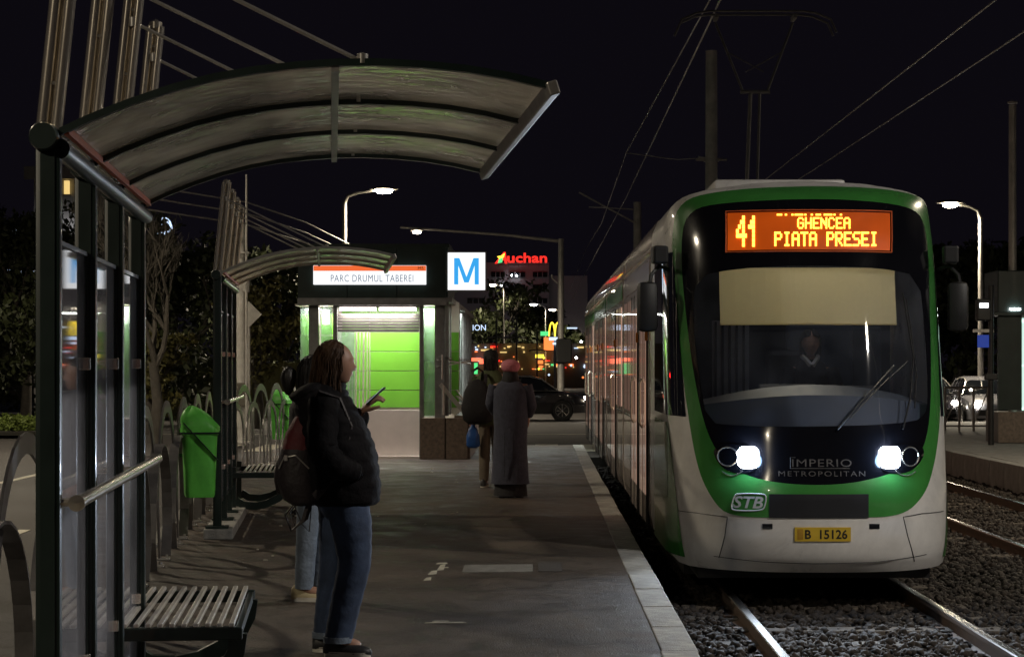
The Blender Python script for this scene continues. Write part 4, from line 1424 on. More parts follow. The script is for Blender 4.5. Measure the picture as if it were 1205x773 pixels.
# street lamps
def street_lamp(label, X, Y, zl, lx, z0, power, m, r=.06, head=.35, lr=.16, col=(1, .86, .64), arm_drop=.25, grp='street lamps'):
    """pole at X, lantern at lx, height zl"""
    t = thing('street_lamp', label, 'street lamp', (X, Y, z0), 0, grp)
    h = zl - z0
    dx = lx - X
    MB().ptube([(0, 0, 0), (0, 0, h * .5), (0, 0, h - arm_drop * 1.5), (dx * .08, 0, h - arm_drop * .6), (dx * .35, 0, h - arm_drop * .15), (dx * .9, 0, h + .05)], [r * 1.4, r * 1.1, r, r * .8, r * .6, r * .5], 10).build('pole', M_galv, t, True)
    hd = MB()
    s = 1 if dx > 0 else -1
    rings = []
    for k, (u, w, hh) in enumerate(((-.5, .4, .3), (-.35, .8, .8), (0, 1, 1), (.4, .9, .7), (.5, .5, .3))):
        rings.append([(dx + s * u * head * 1.6, w * head * .4 * math.cos(a * PI / 6), h + .08 + (.10 * hh if math.sin(a * PI / 6) > 0 else .02) * math.sin(a * PI / 6)) for a in range(12)])
    hd.loft(rings)
    hd.build('lamp_head', M_galv, t, 50)
    ln = MB(); ln.lathe([(.001, -.10), (lr * .7, -.08), (lr, -.02), (lr, .03), (.001, .04)], (dx, 0, h + .03), 14)
    ln.build('lamp_glass', m, t, True)
    if power:
        spot_light('lamp_light', (dx, 0, h - .12), (dx, 0, 0), power, col, 165, .5, .1, t)
    return t
street_lamp('bright street lamp over the roof of the metro entrance', -6.55, 70, 7.45, -5.2, -.3, 4500, L_warm, .08, .6, .3)
street_lamp('street lamp glowing right of the tram roof', 13.1, 60, 6.2, 12.2, -.3, 2500, L_warm, .07, .5, .22)
# lamps standing outside the picture, whose light falls on the stop
street_lamp('street lamp on the road side left of the far shelter', -11.5, 21.5, 7.2, -9.0, -.16, 1500, L_warm, .08, .5, .16)
street_lamp('street lamp behind the photographer on the right platform', 10.6, 9.0, 7.8, 8.6, 0, 2300, L_warm, .08, .5, .16, col=(1, .93, .84))
street_lamp('street lamp on the near left roadside', -9.5, -2, 7.5, -7.0, -.16, 1500, L_warm, .08, .5, .16)
street_lamp('street lamp on the right platform beside the tram', 12.5, 27, 7.4, 10.8, 0, 2200, L_warm, .08, .5, .16)
street_lamp('added unseen street lamp across the road beyond the left picture edge', -18, 50, 7.6, -15.5, -.16, 900, L_warm, .08, .5, .16)  # added out of view to light the trees and board fence
street_lamp('added unseen street lamp beyond the far hoops that brightens the tram side', -13.5, 38, 7.6, -11.2, -.16, 2000, L_warm, .08, .5, .16)  # added out of view to light the side of the tram
for k, (u, v, Y, lab) in enumerate(((580, 336, 165, 'small lamp in front of the mall windows'), (628, 359, 150, 'small lamp right of the dark trees below the mall'),
                               (650, 365, 165, 'small lamp just left of the gantry post'), (678, 403, 190, 'tiny lamp between gantry post and tram'), (661, 300, 200, None))):
    if lab is None: continue
    p = px(u, v, Y)
    street_lamp(lab, p[0] + .9, Y, p[2], p[0], -.3, (1500, 1500, 1200, 400)[k], L_cool if k == 1 else L_warm_far, .05, .5, .26, grp='distant street lamps')
# gantry with long arm over the crossing
t = thing('traffic_gantry', 'tall grey gantry post with a long arm reaching left over the road', 'gantry', (px(660, 0, 80)[0], 80, -.3))
MB().ptube([(0, 0, 0), (0, 0, 5.15), (0, 0, 6.75)], [.15, .12, .11], 14).build('post', M_galv, t, True)
MB().ptube([(0, 0, 6.65), (-2.2, 0, 6.9), (-6.3, 0, 7.2)], [.075, .06, .045], 10).build('arm', M_galv, t, True)
MB().ptube([(-.0, 0, 4.9), (-.35, 0, 5.2), (-.35, 0, 5.35)], .03, 8).build('bracket', M_galv, t)
MB().box((.12, -.1, 2.35), (.62, .3, .95), bev=.05).build('signal_back', M_black, t)
MB().lathe([(.001, -.06), (.13, -.05), (.17, 0), (.001, .06)], (-5.65, 0, 7.0), 12).build('arm_lamp', L_warm_far, t)
MB().box((-5.65, 0, 7.1), (.5, .25, .1), bev=.03).build('arm_lamp_head', M_galv, t)

# utility pole and thin mast behind the far shelter
def exu(t):
    b = MB()
    for z in (3.9, 4.1): b.box((0, 0, z), (.36, .3, .04))
    b.box((.1, 0, 3.5), (.14, .2, .5), bev=.02)
    b.build('band', M_galv, t)
    MB().box((.02, -.18, 1.05), (.3, .12, .5), bev=.02).build('cable_box', M_bldg2, t)
pole('utility_pole', 'old concrete utility pole rising behind the far shelter posts', 'pole', px(284, 0, 44)[0], 44, -.16, 4.55, .13, .1, M_conpole, None, exu)
t = thing('thin_mast', 'thin white mast standing behind the concrete utility pole', 'mast', (px(290, 0, 43)[0], 43, -.16))
MB().ptube([(0, 0, 0), (0, 0, 5.7)], [.03, .022], 8).build('mast_tube', M_galv, t, True)
t = thing('road_sign', 'diamond road sign seen from behind on a thin post', 'road sign', (px(293, 0, 46)[0], 46, -.16))
MB().ptube([(0, 0, 0), (0, 0, 3.1)], .03, 8).build('post', M_galv, t, True)
MB().box((0, -.04, 2.82), (.42, .015, .42), Matrix.Rotation(PI / 4, 3, 'Y'), bev=.004).build('sign_plate', M_galv, t)
t = thing('traffic_signal', 'small cyan lit signal below the diamond sign', 'traffic light', (px(291, 0, 60)[0], 60, -.16))
MB().ptube([(0, 0, 0), (0, 0, 2.3)], .04, 8).build('post', M_black, t)
MB().box((0, 0, 2.1), (.26, .2, .5), bev=.03).build('housing', M_black, t)
MB().lathe([(.001, -.11), (.09, -.105), (.09, -.1)], (0, 0, 2.05), 12, 'y').build('lens', L_sigcyan, t)
t = thing('traffic_signal', 'red traffic light seen through the near shelter glass', 'traffic light', (px(78, 0, 50)[0], 50, -.16))
MB().ptube([(0, 0, 0), (0, 0, 2.3)], .05, 8).build('post', M_black, t)
MB().box((0, 0, 2.0), (.3, .25, .8), bev=.03).build('housing', M_black, t)
MB().lathe([(.001, -.14), (.085, -.135), (.085, -.125)], (0, 0, 2.13), 14, 'y').build('lens', L_sigred, t)

# ================================================================== RIGHT SIDE: second entrance, signs, railing
RO = (9.07, 40, 0)
e2 = thing('entrance_kiosk', 'dark green kiosk with mint lit glass at the right edge', 'kiosk', RO)
def K(mb, name, m, parent=e2): return mb.build(name, m, parent, off=RO)
K(MB().span((9.07, 40, 2.55), (13.5, 41.2, 3.38), bev=.02), 'roof', M_green)
K(MB().span((9.0, 39.95, 2.5), (13.5, 41.25, 2.56)), 'roof_edge', M_green)
for (x0, x1) in ((9.09, 9.55),): K(MB().span((x0, 40.05, .64), (x1, 40.15, 2.5)), 'side_panel', M_green)
for x in (9.09, 9.65, 10.3): K(MB().box((x + .25, 39.99, .31), (.54, .06, .6), bev=.006), 'stone_slab', M_granite)
K(MB().span((9.1, 40.03, 0), (13.5, 41.2, .6)), 'plinth_core', M_granite)
K(MB().span((9.62, 40.12, .68), (12.2, 40.14, 2.4)), 'glass_panel', G_ent)
L_mint = lit('mint_light', (.7, 1.0, .88), .9)
for (a, b2) in (((9.58, 40.08, .64), (9.64, 40.16, 2.45)), ((9.76, 40.08, .64), (9.79, 40.16, 2.45)), ((9.58, 40.08, 2.36), (12.2, 40.16, 2.42)), ((9.58, 40.08, .64), (12.2, 40.16, .69)), ((9.58, 40.08, 1.5), (12.2, 40.16, 1.53))):
    K(MB().span(a, b2), 'window_frame', L_mint)
K(MB().span((9.3, 39.93, 2.6), (9.5, 39.95, 2.64)), 'small_lamp', L_cool)
K(MB().span((9.62, 41, .64), (12.5, 41.05, 2.5)), 'inner_wall', M_panelW)
area_light('kiosk_light', (2.2, .6, 2.4), 1.5, 6, (.8, 1, .9), (0, 0, 0), e2, size_y=.3)
t = thing('signal_post', 'black post with countdown box and blue sign before the kiosk', 'signal post', (px(1166, 0, 39)[0], 39, 0))
MB().ptube([(0, 0, 0), (0, 0, 3.05)], .055, 10).build('post', M_black, t, True)
MB().box((-.16, -.05, 2.58), (.28, .2, .42), bev=.03).build('housing', M_black, t)
for dx in (-.21, -.12): MB().box((dx, -.155, 2.66), (.07, .01, .07)).build('lit_digit', L_cool, t)
MB().box((-.15, -.02, 2.18), (.4, .03, .06)).build('arm', M_galv, t)
MB().box((-.16, -.06, 1.98), (.22, .02, .24), bev=.005).build('blue_sign', L_blues, t)
MB().box((.0, -.03, 1.3), (.25, .1, .12), bev=.02).build('side_box', M_black, t)
t = thing('barrier', 'blue grey steel barrier at the end of the far platform', 'barrier', (px(1112, 0, 47)[0], 47, 0))
for k in range(4):
    MB().ptube([(k * .33, 0, 0), (k * .33, 0, 1.0)], .028, 8).build('post', M_galv, t)
MB().ptube([(0, 0, 1.0), (1.0, 0, 1.0)], .028, 8).build('top_rail', M_galv, t)
MB().ptube([(0, 0, .12), (1.0, 0, .12)], .02, 8).build('lower_rail', M_galv, t)
MB().ptube([(.33, 0, .95), (.0, 0, .15)], .015, 8).build('brace', M_galv, t)
MB().ptube([(.66, 0, .15), (1.0, 0, .95)], .015, 8).build('brace', M_galv, t)

# ================================================================== BACKGROUND BUILDINGS AND SIGNS
MO = px(575, 440, 190)
mall = thing('mall_building', 'big dark mall block with rows of unlit windows under the red sign', 'building', (MO[0], 190, -.3))
mo = (MO[0], 190, -.3)
def ML(mb, name, m, parent=mall): return mb.build(name, m, parent, off=mo)
a = px(470, 309, 190); b2 = px(646, 440, 190)
ML(MB().span((a[0], 190, -.3), (b2[0], 215, a[2])), 'wall', M_bldg)
a2 = px(646, 324, 190); b3 = px(660, 440, 190)
ML(MB().span((a2[0] + .02, 191, -.3), (b3[0] + 2.5, 212, a2[2])), 'side_wing', M_bldg)
for r_, (y0, y1) in enumerate(((320, 326), (335, 341), (351, 357), (367, 373))):
    for (x0, x1) in ((578, 594), (600, 618), (627, 644), (550, 570)):
        p, q = px(x0, y1, 189.9), px(x1, y0, 189.9)
        f = ML(MB().span((p[0], 189.85, p[2]), (q[0], 190.1, q[2])), 'window', M_winblk)
        for k in range(1, 3):
            xx = p[0] + (q[0] - p[0]) * k / 3
            ML(MB().span((xx - .03, 189.8, p[2]), (xx + .03, 189.84, q[2])), 'glazing_bar', M_bldg, f)
for (u, v) in ((602, 324), (608, 324.5), (590, 336), (606, 345)):
    p = px(u, v, 189.7); ML(MB().lathe([(.001, -.1), (.1, 0), (.001, .1)], p, 8), 'roof_spotlight', L_cool)
area_light('facade_fill', (4, -14, 3.5), 14, 150, (1.0, .88, .9), (R(112), 0, 0), mall, size_y=1)  # added light without a fitting, lifts the dark mall wall
# retail name in red neon, with the bird
ms_ = px(614, 304, 188)
sgn = thing('roof_sign', 'red neon store name with a small bird on the mall roof', 'sign', ms_)
w_ = 2400 / 188
text_obj('letter_row', 'uchan', L_red, sgn, (6.3 / w_, 0, .5 / w_), width=47 / w_, height=11.5 / w_, depth=.15, bold=True)
text_obj('capital_letter', 'A', L_red, sgn, (-24.5 / w_, 0, .6 / w_), width=15 / w_, height=13.5 / w_, depth=.15, bold=True, shear=.3)
bd = MB(); bd.poly([(-29 / w_, 2 / w_), (-24 / w_, 3 / w_), (-20 / w_, 6 / w_), (-21 / w_, 1 / w_), (-26 / w_, -1 / w_)], -.22, -.2)
bd.build('bird_wing', L_yellow, sgn)
bd = MB(); bd.poly([(-27 / w_, -1 / w_), (-22 / w_, 1 / w_), (-23 / w_, -5 / w_), (-28 / w_, -6 / w_)], -.26, -.24); bd.build('bird_body', L_greens, sgn)
fr = MB(); fr.span((-30 / w_, .2, -7.5 / w_), (33 / w_, .3, -6.8 / w_)); 
for k in range(6): fr.span((-28 / w_ + k * 12 / w_, .2, -10 / w_), (-27.6 / w_ + k * 12 / w_, .25, -7 / w_))
fr.build('sign_rail', M_black, sgn)

# lower shops in front: strips of light and small signs
SO = px(575, 436, 150)
shop = thing('shop_row', 'low row of lit shops below the mall', 'building', (SO[0], 150, -.3))
so = (SO[0], 150, -.3)
def SH(mb, name, m, parent=shop): return mb.build(name, m, parent, off=so)
p, q = px(480, 440, 150), px(700, 404, 150)
SH(MB().span((p[0], 150, -.3), (q[0], 160, q[2])), 'wall', M_bldg2)
rr = random.Random(3)
for k in range(60):
    u = 556 + rr.uniform(0, 136); v = rr.choice((407, 410, 414, 420, 424, 428, 431, 434)) + rr.uniform(-1, 1)
    w2 = rr.choice((1.5, 2, 3, 5, 8)); h2 = rr.choice((1.0, 1.4, 2))
    m_ = rr.choice((L_win, L_win, L_win, L_orange, L_winc, L_orange, L_red, L_greens, L_winc))
    if 596 < u < 640 and v < 418: m_ = L_win
    p, q = px(u, v + h2, 149.9), px(u + w2, v, 149.9)
    SH(MB().span((p[0], 149.7, p[2]), (q[0], 149.98, q[2])), 'lit_window', m_)
for (u0, u1, v0, v1, m_) in ((566, 578, 411, 413, L_win), (555, 566, 421, 425, L_redtop), (564, 577, 422, 428, L_redtop), (558, 562, 427, 440, L_greens), (552, 556, 440, 452, L_orange), (640, 652, 397, 412, L_orange), (630, 640, 417, 421, L_yellow), (633, 639, 424, 428, L_orange), (634, 638, 430, 435, L_orange), (636, 646, 390, 395, L_greens)):
    p, q = px(u0, v1, 149.5), px(u1, v0, 149.5)
    SH(MB().span((p[0], 149.3, p[2]), (q[0], 149.6, q[2])), 'shop_sign', m_)
# partly hidden white lettering
p = px(564, 385.5, 148)
o = text_obj('lettering_sign', 'ION', L_winc, None, (0, 0, 0), width=.95, height=.42, depth=.05)
o.location = p; tag(o, 'small white lettering right of the glass stair wall', 'sign')
# arches sign on a post
p = px(653, 388, 140)
t = thing('arches_sign', 'yellow double arch sign on a tall post beside the gantry', 'sign', (p[0], 140, -.3))
zc = p[2] + .3
MB().ptube([(0, .2, 0), (0, .2, zc + .4)], .09, 8).build('post', M_galv, t)
ar = MB()
for s in (-1, 1):
    ar.ptube([(s * .2 + .2 * math.cos(a * PI / 10) , 0, zc - .45 + 0.95 * math.sin(a * PI / 10)) for a in range(11)], .055, 6)
ar.build('arches', L_yellow, t)
MB().box((.05, 0, zc - .62), (.9, .1, .22)).build('lit_panel', L_winc, t)
MB().box((.1, 0, zc - .95), (.5, .1, .14)).build('lit_panel', L_winc, t)
# long low light line beside it
o = MB().span((px(667, 0, 150)[0], 149.2, px(0, 387, 150)[2]), (px(679, 0, 150)[0], 149.3, px(0, 385.5, 150)[2])).build('light_strip', L_winc)
tag(o, 'thin white light line right of the yellow arches', 'light strip')
# white lamp posts with twin heads in the car park
for k, (u, v0, v1) in enumerate(((584, 373, 410), (608, 373, 412), (632, 388, 425))):
    p = px(u, v0, 130)
    t = thing('car_park_lamp', ('leftmost pale twin headed post below the mall windows', 'middle pale twin headed post among dark trees', 'rightmost pale post left of the yellow arches')[k], 'lamp post', (p[0], 130, -.3), 0, 'pale car park posts')
    MB().ptube([(0, 0, 0), (0, 0, p[2] + .3)], .05, 8).build('pole', M_galv, t)
    hh = MB(); hh.box((.35, 0, p[2] - 1.0), (.6, .25, .08), Matrix.Rotation(.15, 3, 'Y'), bev=.02); hh.box((-.3, 0, p[2] - 1.0), (.5, .25, .08), Matrix.Rotation(-.15, 3, 'Y'), bev=.02)
    hh.build('lamp_head', M_panelW, t)
# lit bollards / distant car lights in the car park
k = 0
LW = ['red point of light left of the grey coat collar', 'cold white point between the stair wall and the dark hat', 'orange red point just above the pink beret', 'yellow point above the sedan roof', 'cold white point just left of the gantry post foot', 'cold white point right of the gantry post above the sedan', 'cold white point midway up beside the tram side', 'highest cold white point near the tram roof edge', 'orange red point by the sedan bonnet against the tram', 'small yellow point left of the gantry post', 'warm white point by the end of the stair wall']
for (u, v, m_) in ((588, 441, L_red), (576, 437, L_winc), (597, 443, L_orange), (634, 434, L_yellow), (646, 441, L_winc), (672, 430, L_winc), (678, 421, L_cool), (684, 402, L_cool), (686, 444, L_orange), (640, 421, L_yellow), (553, 412, L_win)):
    p = px(u, v, 135)
    o = MB().lathe([(.001, -.09), (.09, 0), (.001, .09)], (0, 0, 0), 8).build('distant_light', m_)
    o.location = p
    tag(o, LW[k], 'light', 'points of light across the car park'); k += 1

# building behind the near shelter with a lit window, and the far hillside blocks
p = px(83, 300, 75)
bo = (p[0], 75, -.3)
t = thing('apartment_building', 'pale building corner with one yellow lit window behind the shelter', 'building', bo)
def BB(mb, name, m, parent=t): return mb.build(name, m, parent, off=bo)
M_pale = mat('pale_plaster', (0.32, 0.31, 0.29), rough=.9, var=.15)
a, b2 = px(40, 236, 75), px(92, 200, 75)
BB(MB().span((a[0], 75, -.3), (b2[0], 85, b2[2])), 'wall', M_pale)
BB(MB().span((a[0] - .3, 74.7, b2[2] - .35), (b2[0] + .1, 75, b2[2] + .1)), 'cornice', M_pale)
a, b2 = px(76, 229, 74.9), px(81.5, 213, 74.9)
w = BB(MB().span((a[0], 74.8, a[2]), (b2[0], 74.98, b2[2])), 'window', L_win)
BB(MB().span((a[0] - .05, 74.78, a[2] - .06), (b2[0] + .05, 74.99, a[2])), 'sill', M_pale, w)
area_light('facade_lamp', (0, -1.2, 6.2), .3, 35, (.95, .95, 1.0), (R(60), 0, 0), t)
p = px(152, 320, 90); bo2 = (p[0], 90, -.3)
t = thing('lit_tower', 'narrow white lit facade strip seen between the near shelter posts', 'building', bo2)
a, b2 = px(140, 420, 90), px(172, 280, 90)
MB().span((a[0], 90, -.3), (b2[0], 98, b2[2])).build('wall', M_bldg2, t, off=bo2)
for (y0, y1) in ((283, 292), (296, 303), (307, 325), (330, 348), (378, 394), (455, 484)):
    a, b2 = px(151, y1, 89.9), px(155, y0, 89.9)
    MB().span((a[0], 89.8, a[2]), (b2[0], 89.99, b2[2])).build('lit_window', L_winc, t, off=bo2)
p = px(25, 300, 95); bo3 = (p[0], 95, -.3)
t = thing('lit_building', 'cold lit facade glimpsed through the leaves at the left edge', 'building', bo3)
a, b2 = px(-40, 420, 95), px(50, 262, 95)
MB().span((a[0], 95, -.3), (b2[0], 104, b2[2])).build('wall', M_bldg2, t, off=bo3)
for r_ in range(6):
    for c_ in range(4):
        ju = rnd.uniform(-2, 2); jv = rnd.uniform(-2, 2); a, b2 = px(8 + c_ * 8.5 + ju, 274 + r_ * 9.5 + jv, 94.9), px(12 + c_ * 8.5 + ju, 269 + r_ * 9.5 + jv, 94.9)
        if (r_ + c_) % 3 != 0: MB().span((a[0], 94.8, a[2]), (b2[0], 94.99, b2[2])).build('lit_window', L_winc, t, off=bo3)
p = px(183, 265, 90); bo4 = (p[0], 92, -.3)
t = thing('lit_hoarding', 'white lit oval board showing through the bare branches', 'board', bo4)
MB().lathe([(.001, 0), (.5, 0), (.5, .1), (.001, .1)], (0, 0, p[2] + .3), 20, 'y').build('board_face', L_winc, t).scale = (.75, 1, 1)
MB().ptube([(0, .1, 0), (0, .1, p[2] + .3)], .08, 8).build('post', M_galv, t)

# board fence lit yellow green across the road
FO = (px(170, 0, 66)[0], 66, -.16)
t = thing('board_fence', 'tall olive board fence across the road behind the hoops', 'fence', FO)
x = 0
fx1 = px(356, 0, 66)[0] - FO[0]
bm_ = [MB().box((0, 0, .85), (.178, .03, 1.75 + .03 * k), bev=.003).mesh('board', M_fencew) for k in range(3)]
while x < fx1:
    o = link('board', bm_[rnd.randrange(3)], t); o.location = (x, rnd.uniform(-.01, .01), rnd.uniform(-.02, .02))
    x += .183
for z in (.4, 1.3): MB().span((0, .02, z), (fx1, .06, z + .08)).build('fence_rail', M_fencew, t)

# ================================================================== TREES
def leaf_cloud(name, centers, n, size, m, parent, seed=1, drop=0.25):
    rs = np.random.RandomState(seed)
    cs = np.array([c[:3] for c in centers]); rr_ = np.array([c[3] for c in centers])
    w = rr_ ** 2; w = w / w.sum()
    idx = rs.choice(len(cs), n, p=w)
    d = rs.normal(size=(n, 3)); d /= np.linalg.norm(d, axis=1)[:, None]
    rad = rr_[idx] * rs.uniform(.45, 1.08, n)
    pos = cs[idx] + d * rad[:, None] * np.array([1, 1, .8])
    s = size * rs.uniform(.5, 1.3, n)
    u = rs.normal(size=(n, 3)); u /= np.linalg.norm(u, axis=1)[:, None]
    v = rs.normal(size=(n, 3)); v -= (v * u).sum(1)[:, None] * u; v /= np.linalg.norm(v, axis=1)[:, None]
    q = np.stack([pos - u * s[:, None], pos - v * s[:, None] * .5, pos + u * s[:, None], pos + v * s[:, None] * .5], 1).reshape(-1, 3)
    me = bpy.data.meshes.new(name)
    me.vertices.add(len(q)); me.vertices.foreach_set('co', q.ravel())
    me.loops.add(len(q)); me.loops.foreach_set('vertex_index', np.arange(len(q)))
    me.polygons.add(n); me.polygons.foreach_set('loop_start', np.arange(n) * 4)
    me.update(calc_edges=True)
    me.materials.append(m)
    return link(name, me, parent)
def branches(mb, p, d, l, r, depth, rg, pts_out=None, up=.15, kids=3):
    q = [p]
    cur = Vector(p); dd = Vector(d).normalized()
    for k in range(4):
        dd = (dd + Vector((rg.uniform(-.22, .22), rg.uniform(-.22, .22), rg.uniform(-.1, .2) + up * .4))).normalized()
        cur = cur + dd * l / 4
        q.append(tuple(cur))
    mb.ptube(q, [r * (1 - .12 * k) for k in range(5)], 7 if r > .03 else 4)
    if pts_out is not None: pts_out.append(tuple(cur))
    if depth > 0:
        for k in range(kids):
            a = rg.uniform(0, 6.28)
            nd = (dd + Vector((math.cos(a) * .75, math.sin(a) * .75, rg.uniform(-.1, .5)))).normalized()
            st = Vector(q[rg.choice((2, 3, 4))])
            branches(mb, tuple(st), nd, l * rg.uniform(.55, .8), r * .55, depth - 1, rg, pts_out, up, kids)
def tree(label, x, Y, h, cr, seed, n=5000, m=M_leaf, z0=-.2, bare=False, grp=None, trunk=.14, depth=3, lsize=.12):
    rg = random.Random(seed)
    t = thing('tree', label, 'tree', (x, Y, z0), 0, grp)
    mb = MB(); tips = []
    hb = h * .35
    mb.ptube([(0, 0, 0), (.05, 0, hb * .5), (rg.uniform(-.1, .1), 0, hb)], [trunk * 1.3, trunk, trunk * .85], 10)
    for k in range(3 if not bare else 3):
        a = k * 2.1 + rg.uniform(-.3, .3)
        branches(mb, (0, 0, hb * .95), (math.cos(a) * .6, math.sin(a) * .6, 1), h * .32, trunk * .6, depth, rg, tips, kids=3 if not bare else 4)
    mb.build('trunk', M_bark, t, True)
    if not bare:
        cs = []
        for k in range(16):
            a = rg.uniform(0, 6.28); rr_ = rg.uniform(.1, .8) * cr
            zz = h - cr * 1.1 + rg.uniform(-.9, .9) * cr
            cs.append((rr_ * math.cos(a), rr_ * math.sin(a), zz, cr * rg.uniform(.22, .45)))
        for tp in tips[::2]: cs.append((*tp, cr * .22))
        leaf_cloud('crown', cs, n, lsize, m, t, seed)
    return t
G1 = 'dark trees along the road'
tree('bare pale branched tree right of the near shelter', px(183, 0, 45)[0], 45, 5.1, 1.5, 3, bare=True, trunk=.12, depth=4)
tree('leafy tree at the left edge in front of the cold lit facade', px(30, 0, 62)[0], 62, 6.5, 2.6, 11, 9000, grp=G1, lsize=.11)
for k, (u, Y, h, cr, lab) in enumerate(((-10, 70, 4.6, 2.2, 'dark tree cut by the left picture edge'), (80, 58, 4.3, 2.0, 'dark bushy tree behind the near shelter glass'), (128, 72, 5.0, 2.4, 'dark tree between the near shelter and the bare tree'),
                          (215, 60, 5.4, 2.4, 'dense dark tree behind the bare branches'), (262, 74, 6.0, 2.6, 'tall dark tree behind the far shelter posts'), (335, 70, 5.4, 2.4, 'dark tree left of the metro entrance roof'))):
    tree(lab, px(u, 0, Y)[0], Y, h, cr, 20 + k, 6000, grp=G1, lsize=.14)
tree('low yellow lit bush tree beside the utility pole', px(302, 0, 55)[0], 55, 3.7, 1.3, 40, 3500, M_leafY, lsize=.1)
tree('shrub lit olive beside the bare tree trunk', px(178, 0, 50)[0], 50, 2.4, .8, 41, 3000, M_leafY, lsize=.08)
G2 = 'dark trees in front of the mall'
for k, (u, Y, h, cr, lab) in enumerate(((603, 170, 8.6, 2.6, 'dark tree under the middle mall windows'), (622, 175, 7.2, 2.2, 'dark tree right of the pink beret'), (575, 170, 6.2, 2.0, 'low dark tree beside the glass stair wall'), (668, 170, 4.6, 1.8, 'small dark tree behind the parked car roof'), (640, 172, 5.2, 1.8, 'low dark tree below the yellow arches'))):
    tree(lab, px(u, 0, Y)[0], Y, h, cr, 60 + k, 1800, grp=G2, lsize=.22)
G3 = 'dark trees on the right'
for k, (u, Y, h, cr, lab) in enumerate(((1138, 90, 7, 3.0, 'tall dark tree behind the right street lamp'), (1185, 80, 6.5, 2.8, 'dark tree above the right kiosk'), (1120, 95, 5.0, 2.4, 'dark tree beside the tram mirror'))):
    tree(lab, px(u, 0, Y)[0], Y, h, cr, 80 + k, 5000, grp=G3, lsize=.2)
# flower bed across the road
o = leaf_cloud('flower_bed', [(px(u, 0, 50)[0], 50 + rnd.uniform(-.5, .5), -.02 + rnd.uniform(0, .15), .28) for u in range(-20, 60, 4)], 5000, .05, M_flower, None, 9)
tag(o, 'low bed of yellow green plants across the road', 'flower bed', kind='stuff')
fb = MB().span((px(-30, 0, 50)[0], 49, -.17), (px(60, 0, 50)[0], 51.5, -.08))
struct('verge', fb, M_ground)

